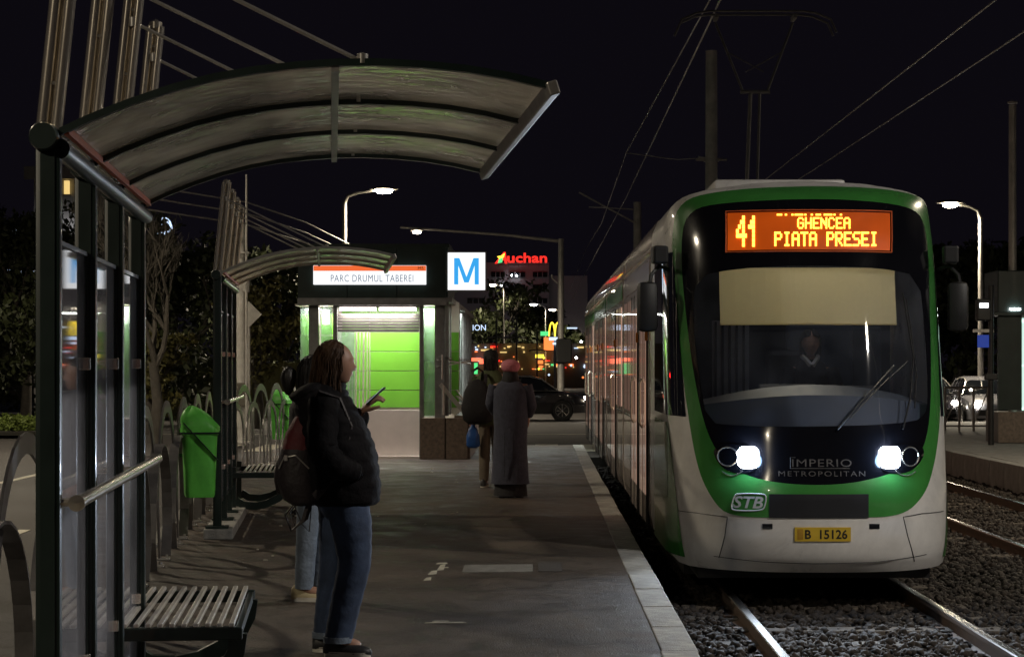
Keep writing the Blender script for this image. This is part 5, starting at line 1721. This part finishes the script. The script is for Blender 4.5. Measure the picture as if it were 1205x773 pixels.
# ================================================================== CARS
def car(name, label, loc, rotz, paint, L=4.4, W=1.78, Ht=1.45, cat='car', beam=8, grp=None):
    t = thing(name, label, cat, loc, rotz, grp)
    xs = [-2.2, -2.15, -1.9, -1.5, -1.0, -.4, .2, .75, 1.2, 1.7, 2.05, 2.18, 2.22]
    zs = [.62, .78, .92, .95, .95, .95, .94, .94, .92, .84, .72, .62, .5]      # shoulder height
    zl = [.42, .3, .26, .24, .22, .22, .22, .22, .22, .24, .26, .3, .4]
    ws = [.62, .72, .82, .87, .89, .89, .89, .89, .88, .85, .76, .66, .55]
    b = MB(); rings = []
    for x, z, l, w in zip(xs, zs, zl, ws):
        rings.append([(x, -w * .96, l), (x, -w, (l + z) * .5), (x, -w * .97, z - .05), (x, -w * .9, z), (x, -w * .4, z + .035), (x, w * .4, z + .035), (x, w * .9, z), (x, w * .97, z - .05), (x, w, (l + z) * .5), (x, w * .96, l)])
    b.loft(rings)
    b.build('body', paint, t, 35)
    # cabin: glass house and roof
    cx_ = [-1.75, -1.15, -.4, .35, .72, 1.22]
    top = [.96, 1.32, 1.44, 1.42, 1.33, .95]
    wt = [.78, .66, .64, .64, .66, .80]
    g = MB(); rings = []
    for x, z, w in zip(cx_, top, wt):
        rings.append([(x, -.85, .93), (x, -w - (.0 if z > 1.1 else .0), z - .05), (x, -w * .85, z), (x, w * .85, z), (x, w, z - .05), (x, .85, .93)])
    g.loft(rings); g.build('window_glass', M_winside, t, 35)
    rf = MB(); rings = []
    for x, z, w in list(zip(cx_, top, wt))[1:5]:
        rings.append([(x, -w - .01, z - .045), (x, -w * .85, z + .012), (x, w * .85, z + .012), (x, w + .01, z - .045)])
    rf.loft(rings); rf.build('roof', paint, t, 35)
    for s in (-1, 1):
        p_ = MB()
        p_.ptube([(-1.78, s * .86, .93), (-1.15, s * .675, 1.28), (-.4, s * .65, 1.41), (.35, s * .65, 1.39), (.72, s * .675, 1.30), (1.25, s * .86, .94)], .018, 6)
        p_.ptube([(-1.78, s * .875, .95), (1.25, s * .875, .95)], .012, 6)
        p_.build('window_trim', M_steel2, t)
        p_ = MB()
        for x in (-.95, .0): p_.ptube([(x, s * .87, .94), (x + .05, s * .66, 1.38)], .03, 6)
        p_.build('pillar', paint, t)
        for k, x in enumerate((-.95, .02)):
            d = MB(); d.ptube([(x - .02, s * .895, .93), (x - .02, s * .9, .6), (x + .02, s * .9, .28)], .006, 5)
            d.build('door_line', M_black, t)
            MB().box((x + .18, s * .905, .82), (.16, .03, .025), bev=.006).build('door_handle', M_steel2, t)
        MB().box((.85, s * .98, .98), (.1, .2, .13), bev=.03).build('wing_mirror', paint, t)
        for x in (-1.36, 1.36):
            wv = MB().lathe([(.2, -.1), (.31, -.1), (.325, -.07), (.325, .07), (.31, .1), (.2, .1)], (x, s * .8, .325), 24, 'y').build('tyre', M_tyre, t, 30)
            rm = MB(); rm.lathe([(.17, s * .02), (.2, s * .1), (.215, s * .105), (.215, s * .0)], (x, s * .8, .325), 24, 'y')
            for k in range(8):
                a = k * PI / 4; rm.ptube([(x, s * .89, .325), (x + .19 * math.cos(a), s * .895, .325 + .19 * math.sin(a))], .014, 5)
            rm.build('rim', M_rim, wv)
            MB().lathe([(.3, s * .02), (.355, s * .095), (.345, s * .1), (.34, s * .05)], (x, s * .8, .325), 24, 'y').build('wheel_arch', M_black, t)
        hl = MB(); hl.lathe([(.001, -.10), (.07, -.07), (.10, 0), (.07, .07), (.001, .1)], (2.13, s * .60, .66), 14, 'x')
        hl.build('headlight', L_carhead if beam else M_steel2, t)
        MB().box((-2.15, s * .58, .78), (.1, .3, .12), bev=.03).build('tail_light', L_redtop, t)
        if beam: spot_light('headlamp', (2.28, s * .6, .66), (12, s * .6, 0), beam, (1, .92, .8), 70, .7, .04, t)
    MB().box((2.2, 0, .45), (.06, 1.2, .16), bev=.02).build('grille', M_black, t)
    MB().box((2.24, 0, .42), (.02, .5, .11)).build('number_plate', M_panelW, t)
    return t
car('parked_car', 'dark sedan crossing behind the platform end with headlight on', (-.52, 65, -.25), 0, M_carpaint, beam=60)
car('parked_car', 'small white car facing the camera beyond the far platform', (px(1173, 0, 57)[0], 58.5, -.25), R(-92), M_carwhite, beam=40)
car('parked_car', 'dark car with headlight on just right of the tram', (px(1091, 0, 59)[0], 60.5, -.25), R(-88), M_carpaint, beam=40)
# ================================================================== PEOPLE  (local axes: +x is the way they face, z up)
def ell_ring(cx, cy, z, rx, ry, n=28, tilt=0.0, k=2.0, wob=0.0, ph=0.0):
    out = []
    for j in range(n):
        a = 2 * PI * j / n
        c_, s_ = math.cos(a), math.sin(a)
        e = 2 / k
        x = rx * math.copysign(abs(c_) ** e, c_); y = ry * math.copysign(abs(s_) ** e, s_)
        f = 1 + wob * math.sin(3 * a + ph) + wob * .6 * math.sin(7 * a + ph * 2.1)
        out.append(Vector((cx + x * f, cy + y * f, z + tilt * x)))
    return out

def head_geo(c, s=1.0, n=36, m=26):
    vs, fs = [], []
    for i in range(m + 1):
        th = PI * i / m
        for j in range(n):
            ph = 2 * PI * j / n
            dx, dy, dz = math.sin(th) * math.cos(ph), math.sin(th) * math.sin(ph), math.cos(th)
            x, y, z = .094 * dx, .074 * dy, .115 * dz
            if dz < 0:
                y *= 1 - .30 * (-dz) ** 1.3
                if dx < 0: x *= 1 - .35 * (-dz)
            if dx > 0:
                g = lambda a, b, w: math.exp(-((a - b) / w) ** 2)
                x += .017 * g(dz, -.16, .14) * g(dy, 0, .16) * dx
                x += .006 * g(dz, .22, .12) * g(abs(dy), .28, .25)
                x -= .008 * g(dz, .06, .11) * g(abs(dy), .36, .17)
                x += .007 * g(dz, -.50, .07) * g(dy, 0, .28)
                x -= .004 * g(dz, -.60, .05) * g(dy, 0, .3)
                x += .013 * g(dz, -.80, .16) * g(dy, 0, .45)
                x -= .004 * g(dz, -.36, .05) * g(dy, 0, .3)
            vs.append(Vector((c[0] + x * s, c[1] + y * s, c[2] + z * s)))
    for i in range(m):
        for j in range(n):
            j2 = (j + 1) % n
            fs.append((i * n + j, (i + 1) * n + j, (i + 1) * n + j2, i * n + j2))
    return vs, fs

def hand_geo(mb, wrist, d, nrm, thumb, curl=.5, s=1.0):
    """palm with five tapering bent fingers. d forward, nrm palm normal, thumb side direction"""
    w = Vector(wrist); d = Vector(d).normalized(); nrm = Vector(nrm).normalized()
    t = d.cross(nrm).normalized()
    if t.dot(Vector(thumb)) < 0: t = -t
    rings = []
    for u, hw, ht in ((-.01, .024, .018), (.02, .03, .016), (.055, .040, .015), (.088, .040, .012), (.096, .032, .008)):
        c = w + d * u * s
        rings.append([c + t * hw * s * math.cos(a * PI / 6) + nrm * ht * s * math.sin(a * PI / 6) for a in range(12)])
    mb.loft(rings)
    for k, (off, L) in enumerate(((.030, .070), (.011, .080), (-.010, .074), (-.029, .058))):
        p = w + d * .088 * s + t * off * s
        pts = [p - d * .01 * s]; dd = d.copy()
        ang = 0
        for q, frac in enumerate((.42, .32, .26)):
            ang += curl * (.7 if q == 0 else .9)
            dir_ = d * math.cos(ang) + nrm * math.sin(ang)
            p = p + dir_ * L * frac * s
            pts.append(p)
        pts.append(p + dir_ * .004)
        mb.ptube(pts, [.0098 * s, .009 * s, .0085 * s, .0075 * s, .004 * s], 8)
    p = w + d * .03 * s + t * .028 * s
    pts = [p, p + (t * .6 + d * .6 + nrm * .25) * .03 * s, p + (t * .5 + d * .9 + nrm * .45) * .055 * s, p + (t * .35 + d * 1.1 + nrm * .6) * .072 * s]
    mb.ptube(pts, [.013 * s, .0115 * s, .0095 * s, .005 * s], 8)

def sleeve(mb, pts, rad, n=16, puff=0.0, seg=8):
    P_ = [Vector(p) for p in pts]
    out, rr_ = [], []
    for i in range(len(P_) - 1):
        for k in range(seg):
            t = k / seg
            out.append(P_[i].lerp(P_[i + 1], t)); r = rad[i] + (rad[i + 1] - rad[i]) * t
            rr_.append(r + puff * abs(math.sin((i * seg + k) * PI / 3)) )
    out.append(P_[-1]); rr_.append(rad[-1])
    for _ in range(2):
        out = [out[0]] + [(out[i - 1] + out[i] * 2 + out[i + 1]) / 4 for i in range(1, len(out) - 1)] + [out[-1]]
    mb.ptube(out, rr_, n)

def shoe(parent, at, ang=0.0, m=M_shoe, sole=M_sole, name='shoe', L=.27):
    mb = MB(); rings = []
    for u, w, h, z0 in ((-.30, .028, .055, .03), (-.24, .036, .085, .025), (-.05, .038, .085, .022), (.15, .041, .06, .022), (.35, .045, .047, .022), (.52, .040, .038, .024), (.62, .026, .025, .026), (.66, .01, .012, .028)):
        x = u * L
        rings.append([Vector((x, w * math.cos(a * PI / 8), z0 + (h if math.sin(a * PI / 8) > 0 else .012) * math.sin(a * PI / 8))) for a in range(16)])
    mb.loft(rings)
    r = Matrix.Rotation(ang, 3, 'Z')
    mb.v = [tuple(r @ Vector(v) + Vector(at)) for v in mb.v]
    o = mb.build(name, m, parent, 50)
    sb = MB()
    out = [(-.31, 0), (-.26, .036), (0, .036), (.35, .046), (.56, .038), (.67, 0), (.56, -.04), (.35, -.046), (0, -.038), (-.26, -.036)]
    out = smooth_poly([(a * L, b) for a, b in out], 2)
    sb.poly(out, 0.002, .03, 'xy')
    sb.v = [tuple(r @ Vector(v) + Vector(at)) for v in sb.v]
    sb.build('sole', sole, o)
    return o

def hair_shell(name, m, parent, c, top, bottom, rx, ry, open_fn, shift=-.015, n=30, flare=0.0, wob=.02):
    mb = MB(); rings = []
    N = 22
    for i in range(N + 1):
        t = i / N
        z = top + (bottom - top) * t
        h = (z - (c[2] + .0)) / (top - c[2])
        f = math.sqrt(max(0.0, 1 - max(0, h) ** 2)) if h > 0 else 1.0
        f = max(f, .02)
        fl = 1 + flare * max(0, -h)
        op = open_fn(z) if h < .98 else 0.001
        outer, inner = [], []
        for j in range(n + 1):
            a = op + (2 * PI - 2 * op) * j / n
            w = 1 + wob * math.sin(9 * a + z * 30) + wob * .7 * math.sin(17 * a)
            outer.append(Vector((c[0] + shift + rx * f * fl * w * math.cos(a), c[1] + ry * f * fl * w * math.sin(a), z)))
            inner.append(Vector((c[0] + shift + rx * f * fl * .86 * math.cos(a), c[1] + ry * f * fl * .86 * math.sin(a), z - .004)))
        rings.append(outer + inner[::-1])
    mb.loft(rings)
    # loose strands lying over the mass
    rg = random.Random(4)
    for q in range(220):
        a = rg.uniform(.0, 1.0); pts = []
        zt = top - rg.uniform(0, .07); zb_ = bottom + rg.uniform(-.03, .06); jit = rg.uniform(-.012, .012)
        for i in range(9):
            t = i / 8; z = zt + (zb_ - zt) * t
            h = (z - c[2]) / (top - c[2])
            f = math.sqrt(max(.0, 1 - max(0, h) ** 2)) if h > 0 else 1.0
            f = max(f, .05); fl = 1 + flare * max(0, -h)
            op = open_fn(z) if h < .98 else .001
            an = op + (2 * PI - 2 * op) * a + .05 * math.sin(6 * t + q)
            g_ = 1.015 + .012 * math.sin(3 * t + q * 1.3) + jit * t * 2
            pts.append((c[0] + shift + rx * f * fl * g_ * math.cos(an), c[1] + ry * f * fl * g_ * math.sin(an), z))
        mb.ptube(pts, .0014, 3)
    return mb.build(name, m, parent, 60)

def body_mesh(parent, J, R_, edges, head_c, hands=(), head_s=1.0, m=M_skin):
    vs, fs = skin_mesh(J, edges, R_, 2)
    mb = MB(); mb.add(vs, fs)
    hv, hf = head_geo(head_c, head_s)
    mb.add(hv, hf)
    for s in (-1, 1):   # ears
        mb.ptube([(head_c[0] - .004, head_c[1] + s * .070, head_c[2] - .03), (head_c[0] - .014, head_c[1] + s * .082, head_c[2] + .0), (head_c[0] - .002, head_c[1] + s * .076, head_c[2] + .02)], [.006, .011, .006], 8)
    for h in hands: hand_geo(mb, **h)
    o = mb.build('body', m, parent, True)
    e = MB()
    for s in (-1, 1):
        e.lathe([(.001, -.011), (.009, -.007), (.012, 0), (.009, .007), (.001, .011)], (head_c[0] + .0655, head_c[1] + s * .029, head_c[2] + .008), 10)
    e.build('eyes', M_blackgloss, o, True)
    return o

STD_E = [(0, 1), (1, 2), (2, 3), (3, 4), (0, 5), (5, 6), (6, 7), (7, 8), (0, 9), (9, 10), (10, 11), (11, 12), (2, 13), (13, 14), (14, 15), (2, 16), (16, 17), (17, 18)]
def std_body(parent, hz, hc, knees, ankles, hips, elb, wr, sh, hands=()):
    J = [(0, 0, hz), (0, 0, hz + .15), (hc[0] * .5 - .01, 0, hz + .38), (hc[0] * .7 - .01, 0, hc[2] - .15), (hc[0] - .015, 0, hc[2] - .06)]
    Rr = [(.13, .10), (.12, .095), (.15, .11), .055, .05]
    for q in (0, 1):
        J += [hips[q], knees[q], ankles[q], (ankles[q][0] + .12, ankles[q][1], .045)]
        Rr += [.085, .058, .042, .035]
    for q in (0, 1):
        J += [sh[q], elb[q], wr[q]]
        Rr += [.055, .042, .03]
    return body_mesh(parent, J, Rr, STD_E, hc, hands)

# ---- the woman with the phone, in profile
W = (-1.06, 10.9, 0)
w1 = thing('person', 'woman in black puffer jacket and jeans looking down at her phone', 'person', W, 0)
hands = [dict(wrist=(.125, .06, 1.29), d=(.62, -.15, .72), nrm=(.55, .3, -.6), thumb=(0, -1, .2), curl=.55),
         dict(wrist=(.06, -.14, .98), d=(.6, .3, -.5), nrm=(0, 1, 0), thumb=(0, 0, 1), curl=.4, s=.9)]
b1 = std_body(w1, .90, (-.004, 0, 1.548), [(.10, -.1, .48), (-.02, .09, .46)], [(.02, -.1, .09), (-.06, .09, .09)], [(.05, -.09, .86), (.0, .08, .86)],
         [(-.05, -.26, 1.08), (.03, .25, 1.10)], [(.05, -.15, .99), (.12, .065, 1.28)], [(-.05, -.18, 1.35), (-.04, .18, 1.35)], hands)
hair_shell('hair', M_hair, w1, (-.012, 0, 1.545), 1.680, 1.345, .108, .092, lambda z: .45 if z > 1.635 else (.78 if z > 1.59 else (1.02 if z > 1.5 else 1.12)), -.012, flare=.22, wob=.007)
jb = MB(); rings = []
lev = [(.80, .045, .165, .20), (.82, .05, .178, .215), (.90, .035, .190, .22), (1.0, .02, .20, .225), (1.08, .01, .196, .225), (1.16, -.012, .188, .225), (1.24, -.035, .178, .225), (1.31, -.06, .16, .215), (1.37, -.075, .14, .185), (1.415, -.07, .11, .13), (1.45, -.05, .09, .09)]
def lerp_lev(lev, k):
    out = []
    for (a, b) in zip(lev, lev[1:]):
        for q in range(k):
            t = q / k; out.append(tuple(a[i] + (b[i] - a[i]) * t for i in range(4)))
    out.append(lev[-1]); return out
for i, (z, cx, rx, ry) in enumerate(lerp_lev(lev, 4)):
    p_ = .010 * abs(math.sin(i * PI / 3.3)) if z > .84 else 0
    rings.append(ell_ring(cx, 0, z, rx + p_, ry + p_, 32, 0, 2.3, .012, z * 23))
jb.loft(rings)
sleeve(jb, [(-.05, -.19, 1.36), (-.055, -.255, 1.10), (.02, -.265, 1.02), (.10, -.20, .985), (.13, -.16, .975)], [.082, .075, .066, .055, .035], puff=.007)
sleeve(jb, [(-.04, .19, 1.36), (.02, .25, 1.12), (.07, .18, 1.17), (.125, .07, 1.28)], [.082, .072, .062, .042], puff=.006)
jb.build('puffer_jacket', M_puffer, w1, 55)
hd = MB(); rings = []
for k in range(9):
    a = k * PI / 8
    rings.append(ell_ring(-.115 - .03 * math.sin(a), 0, 1.335 + .125 * k / 8, .02 + .085 * math.sin(a) ** .6, .03 + .13 * math.sin(a) ** .6, 24, .25, 2.2, .04, k))
hd.loft(rings); hd.build('hood', M_puffer, w1, 60)
ps = MB()
sleeve(ps, [(.05, -.085, .88), (.085, -.09, .70), (.105, -.1, .50), (.055, -.1, .28), (.015, -.1, .085)], [.115, .108, .086, .078, .072], 20, .003)
sleeve(ps, [(.0, .08, .88), (-.005, .085, .70), (-.02, .09, .48), (-.045, .09, .28), (-.065, .09, .085)], [.115, .10, .082, .076, .072], 20, .003)
rings = [ell_ring(.03, 0, z, rx, ry, 28, 0, 2.3, .01, z * 9) for z, rx, ry in ((.74, .10, .15), (.80, .142, .178), (.88, .148, .185), (.97, .13, .17))]
ps.loft(rings); jn = ps.build('jeans', M_jeans, w1, 60)
hm = MB()
for p_ in ((.015, -.1, .09), (-.065, .09, .09)):
    hm.lathe([(.074, -.012), (.079, -.012), (.079, .02), (.074, .02)], p_, 20)
hm.build('turned_hem', M_jeans2, jn, 40)
shoe(w1, (.02, -.1, 0), -.2, M_shoe, M_sole); shoe(w1, (-.06, .09, 0), .1, M_shoe, M_sole)
ph_ = MB(); ph_.box((.205, .035, 1.378), (.008, .072, .135), Matrix.Rotation(R(47), 3, 'Y'), bev=.003)
pho = thing('phone', 'dark phone held up in the hand of the puffer jacket woman', 'phone', (W[0] + .205, W[1] + .035, 1.378))
for v in range(1): pass
ph_.build('phone_case', M_shoe, pho, off=(.205, .035, 1.378))
scn = MB(); scn.box((-.0045, 0, .0042), (.001, .064, .12), Matrix.Rotation(R(47), 3, 'Y')); scn.build('screen', lit('phone_screen', (.7, .8, 1), .35), pho)
# backpack is carried by her but is a thing of its own
BK = (W[0] - .20, W[1] - .03, .80)
bp = thing('backpack', 'dark backpack with dark red top on the back of the phone woman', 'backpack', BK)
mb = MB(); rings = []
for z, rx, ry, cx in ((.0, .06, .12, .03), (.03, .10, .145, .02), (.12, .115, .155, .0), (.24, .11, .155, .0), (.30, .10, .15, .01)):
    rings.append(ell_ring(cx, 0, z, rx, ry, 24, 0, 2.6, .015, z * 30))
mb.loft(rings); mb.build('main_pocket', M_pack, bp, 60)
mb = MB(); rings = []
for z, rx, ry, cx in ((.285, .10, .15, .01), (.38, .09, .145, .02), (.46, .07, .13, .045), (.53, .04, .10, .065), (.56, .01, .04, .07)):
    rings.append(ell_ring(cx, 0, z, rx, ry, 24, 0, 2.5, .02, z * 30))
mb.loft(rings); mb.build('top_pocket', M_packred, bp, 60)
mb = MB(); rings = []
for x_, r1, r2 in ((-.125, .05, .06), (-.115, .09, .09), (-.09, .10, .10)):
    rings.append([Vector((x_, r2 * math.cos(a * PI / 10), .15 + r1 * math.sin(a * PI / 10))) for a in range(20)])
mb.loft(rings); mb.build('front_pocket', M_pack, bp, 50)
mb = MB()
for s in (-1, 1):
    mb.ptube([(.08, s * .1, .52), (.13, s * .14, .60), (.22, s * .13, .56), (.28, s * .14, .42), (.24, s * .19, .2), (.1, s * .16, .05)], .01, flat=(.05, .012))
    mb.ptube([(-.0, s * .10, .03), (-.06, s * .1, -.05), (-.03, s * .1, -.13), (.03, s * .09, -.08), (.06, s * .09, .02)], .004, flat=(.018, .005))
mb.ptube([(-.03, -.02, .02), (.02, -.04, -.1), (.06, -.05, -.14), (.07, -.03, .0)], .004, flat=(.018, .005))
mb.ptube([(.02, -.03, .55), (-.0, 0, .6), (.03, .03, .6), (.06, .03, .55)], .008, 6)
mb.build('strap', M_pack, bp)
mb = MB(); mb.ptube([(-.09, -.13, .2), (-.06, -.155, .26), (.0, -.158, .27), (.07, -.15, .2)], .004, 6); mb.box((-.05, -.16, .255), (.02, .01, .03), bev=.003)
mb.build('zip', M_steel2, bp)

# ---- simpler figures
def simple_person(label, loc, rotz, Hh, coat_lev, coat_m, leg_m, shoe_m, hair=None, sole=M_sole, step=.04, arms=None, coat_wob=.012, legs_r=(.085, .07, .06), hips=.08, coat_name='jacket', hair_bottom=None):
    t = thing('person', label, 'person', loc, rotz)
    k = Hh / 1.7
    hz = .90 * k
    hc = (.02, 0, Hh - .125)
    if arms is None:
        arms = ([(-.02, -.27, 1.10 * k), (-.02, .27, 1.10 * k)], [(.05, -.27, .86 * k), (.05, .27, .86 * k)])
    sh = [(0, -.18, 1.38 * k), (0, .18, 1.38 * k)]
    hd_ = [dict(wrist=arms[1][0], d=(.1, 0, -1), nrm=(0, 1, 0), thumb=(1, 0, 0), curl=.35), dict(wrist=arms[1][1], d=(.1, 0, -1), nrm=(0, -1, 0), thumb=(1, 0, 0), curl=.35)]
    kn = [(step + .02, -hips - .01, .48 * k), (-step + .02, hips + .01, .48 * k)]; an = [(step - .0, -hips - .015, .085), (-step, hips + .015, .085)]; hp = [(0, -hips, .86 * k), (0, hips, .86 * k)]
    std_body(t, hz, hc, kn, an, hp, arms[0], arms[1], sh, hd_)
    mb = MB(); rings = []
    for i, (z, cx, rx, ry) in enumerate(lerp_lev([(a * k, b, c, d) for a, b, c, d in coat_lev], 3)):
        rings.append(ell_ring(cx, 0, z, rx, ry, 28, 0, 2.2, coat_wob, z * 7))
    mb.loft(rings)
    for q in (0, 1):
        a, e, w = Vector(sh[q]), Vector(arms[0][q]), Vector(arms[1][q])
        sleeve(mb, [a, e, w + (e - w) * .12], [.075, .062, .05], 14, .003)
    mb.build(coat_name, coat_m, t, 60)
    mb = MB()
    for q in (0, 1):
        sleeve(mb, [hp[q], kn[q], an[q]], legs_r, 16, .002)
    mb.loft([ell_ring(0, 0, z * k, rx, ry, 24) for z, rx, ry in ((.76, .09, .13), (.84, .12, .165), (.97, .11, .15))])
    mb.build('trousers', leg_m, t, 60)
    for q in (0, 1): shoe(t, (an[q][0], an[q][1], 0), 0, shoe_m, sole)
    if hair:
        hair_shell('hair', hair, t, hc, Hh + .012, hair_bottom or (Hh - .24), .108, .088, lambda z: .6 if z > Hh - .06 else 1.35, -.012)
    return t, hc
JK = [(.78, .0, .14, .19), (.84, .0, .155, .20), (1.0, .0, .15, .195), (1.2, .0, .15, .205), (1.34, -.01, .135, .2), (1.42, -.01, .10, .13), (1.47, -.0, .07, .075)]
# person close behind her
w2, hc2 = simple_person('person in light jeans and cream shoes standing hidden behind the phone woman', (-1.47, 13.4, 0), R(0), 1.60, JK, M_blackcloth, M_jeans2, M_shoewhite, M_hairdk, step=-.04)
mb = MB(); rings = []
for z, r in ((.06, .015), (.03, .045), (-.02, .055), (-.08, .04), (-.13, .012)):
    rings.append(ell_ring(-.15 - .02 * abs(z), 0, hc2[2] + z, r, r * .9, 14, 0, 2, .05, z * 40))
mb.loft(rings); mb.build('ponytail', M_hairdk, w2, 60)
# third person, dark trousers
w3, _ = simple_person('person in dark clothes by the far bench, mostly hidden behind the backpack', (-2.3, 20.8, 0), R(175), 1.58, JK, M_blackcloth, M_blackcloth, M_shoe, M_hairdk, step=.03)
# ---- woman in the long coat and pink beret, back to the camera
CT = [(.17, .0, .20, .225), (.22, .0, .195, .22), (.5, .0, .175, .20), (.8, .0, .165, .195), (1.0, .0, .165, .20), (1.2, .0, .155, .205), (1.33, -.01, .135, .20), (1.41, -.01, .10, .14), (1.45, .0, .07, .08)]
wA = ([(-.0, -.245, 1.06), (-.0, .235, 1.08)], [(.14, -.20, .94), (.14, .16, .95)])
w4, hc4 = simple_person('elderly woman in long grey wool coat and pink beret seen from behind', (-.29, 23.7, 0), R(86), 1.60, CT, M_coat, M_blackcloth, M_shoe, None, sole=M_black, step=.03, arms=wA, coat_wob=.02, legs_r=(.08, .08, .075), coat_name='coat')
mb = MB(); rings = []
for z, r in ((-.035, .078), (-.02, .10), (.02, .118), (.06, .112), (.09, .085), (.105, .04), (.108, .005)):
    rings.append(ell_ring(hc4[0] - .015, 0, hc4[2] + .02 + z, r, r * .95, 26, 0, 2, .012, z * 30))
mb.loft(rings); mb.build('beret', M_beret, w4, 60)
mb = MB()
mb.loft([ell_ring(hc4[0] - .02, 0, hc4[2] + z, r, r, 20, 0, 2, .03, z * 50) for z, r in ((-.15, .10), (-.11, .105), (-.06, .09), (-.02, .085))])
mb.build('scarf', M_blackcloth, w4, 60)
for s in (-1, 1):
    MB().box((-.205, s * .05, .5), (.01, .004, .5)).build('coat_seam', M_blackcloth, w4)
mb = MB(); mb.loft([ell_ring(.01, 0, z, a_, b_, 24) for z, a_, b_ in ((.02, .18, .20), (.12, .17, .19), (.35, .14, .17))])
mb.build('skirt', M_blackcloth, w4, 60)
# ---- man beside her
w5, hc5 = simple_person('man in olive jacket and beige trousers beside the woman in the beret', (-.56, 25.6, 0), R(80), 1.72, JK, M_jackgreen, M_beige, M_shoe, M_hairdk, step=.02, hips=.07)
mb = MB(); mb.loft([ell_ring(hc5[0] - .01, 0, hc5[2] + z, r, r * .92, 24) for z, r in ((-.16, .10), (-.1, .095), (.0, .104), (.07, .105), (.12, .075), (.14, .01))])
mb.build('knit_hat', M_blackcloth, w5, 60)
b5 = thing('shoulder_bag', 'large black bag on the back of the man in the olive jacket', 'bag', (-.72, 25.33, .80))
mb = MB(); mb.loft([ell_ring(0, 0, z, rx, ry, 24, 0, 2.8, .02, z * 20) for z, rx, ry in ((0, .11, .06), (.05, .18, .10), (.2, .2, .12), (.4, .17, .11), (.52, .10, .07), (.56, .02, .02))])
mb.build('bag_body', M_blackcloth, b5, 60)
mb = MB(); mb.ptube([(-.1, .02, .5), (-.06, .1, .66), (.0, .2, .7), (.1, .2, .62)], .01, flat=(.045, .008)); mb.ptube([(.1, .02, .5), (.1, .1, .62), (.1, .2, .62)], .01, flat=(.045, .008)); mb.build('strap', M_pack, b5)
b6 = thing('carrier_bag', 'blue plastic carrier bag hanging below the black bag', 'bag', (-.78, 25.45, .50))
mb = MB(); mb.loft([ell_ring(0, 0, z, rx, ry, 20, 0, 2.6, .06, z * 40) for z, rx, ry in ((0, .05, .03), (.03, .085, .05), (.15, .08, .05), (.24, .05, .03), (.29, .015, .012))])
mb.build('bag_body', M_bluebag, b6, 50)
mb = MB(); mb.ptube([(-.02, 0, .27), (-.03, 0, .34), (0, 0, .37), (.03, 0, .34), (.02, 0, .27)], .006, 6); mb.build('bag_handle', M_bluebag, b6)
# ---- tram driver
dr = thing('person', 'tram driver in dark jumper with white collar seen through the windscreen', 'person', (XC + .17, 18.2, .55), R(-90))
body_mesh(dr, [(0, 0, .5), (.02, 0, .68), (.03, 0, .9), (.03, 0, 1.03), (.03, 0, 1.1), (.03, -.19, .93), (.14, -.24, .72), (.36, -.14, .70), (.03, .19, .93), (.14, .24, .72), (.36, .14, .70), (.2, -.1, .47), (.46, -.1, .45), (.5, -.1, .34), (.2, .1, .47), (.46, .1, .45), (.5, .1, .34)],
          [(.14, .11), (.12, .1), (.15, .11), .055, .05, .055, .042, .03, .055, .042, .03, .08, .06, .05, .08, .06, .05],
          [(0, 1), (1, 2), (2, 3), (3, 4), (2, 5), (5, 6), (6, 7), (2, 8), (8, 9), (9, 10), (0, 11), (11, 12), (12, 13), (0, 14), (14, 15), (15, 16)], (.045, 0, 1.18),
          [dict(wrist=(.37, -.14, .70), d=(.9, .2, .1), nrm=(0, 0, -1), thumb=(0, 1, 0), curl=.9), dict(wrist=(.37, .14, .70), d=(.9, -.2, .1), nrm=(0, 0, -1), thumb=(0, -1, 0), curl=.9)])
hair_shell('hair', M_hairdk, dr, (.045, 0, 1.18), 1.318, 1.08, .116, .094, lambda z: .1 if z > 1.25 else (.5 if z > 1.235 else 1.45), -.012)
mb = MB(); mb.loft([ell_ring(.02, 0, z, rx, ry, 24) for z, rx, ry in ((.45, .14, .18), (.6, .13, .17), (.8, .14, .2), (.93, .12, .19), (1.0, .09, .13), (1.04, .065, .075))])
for s in (-1, 1): sleeve(mb, [(.03, s * .18, .94), (.14, s * .24, .73), (.35, s * .145, .70)], [.075, .06, .045])
mb.build('jumper', M_blackcloth, dr, 60)
M_collar = mat('white_shirt', (.75, .75, .76), rough=.8, var=.05)
mb = MB()
for s in (-1, 1): mb.ptube([(.0, s * .075, 1.07), (.09, s * .05, 1.04), (.125, s * .008, .985)], .01, flat=(.03, .03))
mb.build('collar', M_collar, dr)
# ---- far passers-by
for k, (u, Y, lab) in enumerate(((1130, 76, 'far pedestrian in dark coat nearer the tram, behind the barrier'), (1144, 79, 'far pedestrian in dark coat left of the signal post'))):
    simple_person(lab, (px(u, 0, Y)[0], Y, -.25), R(60 + 40 * k), 1.66, JK, M_blackcloth, M_blackcloth, M_shoe, M_hairdk)
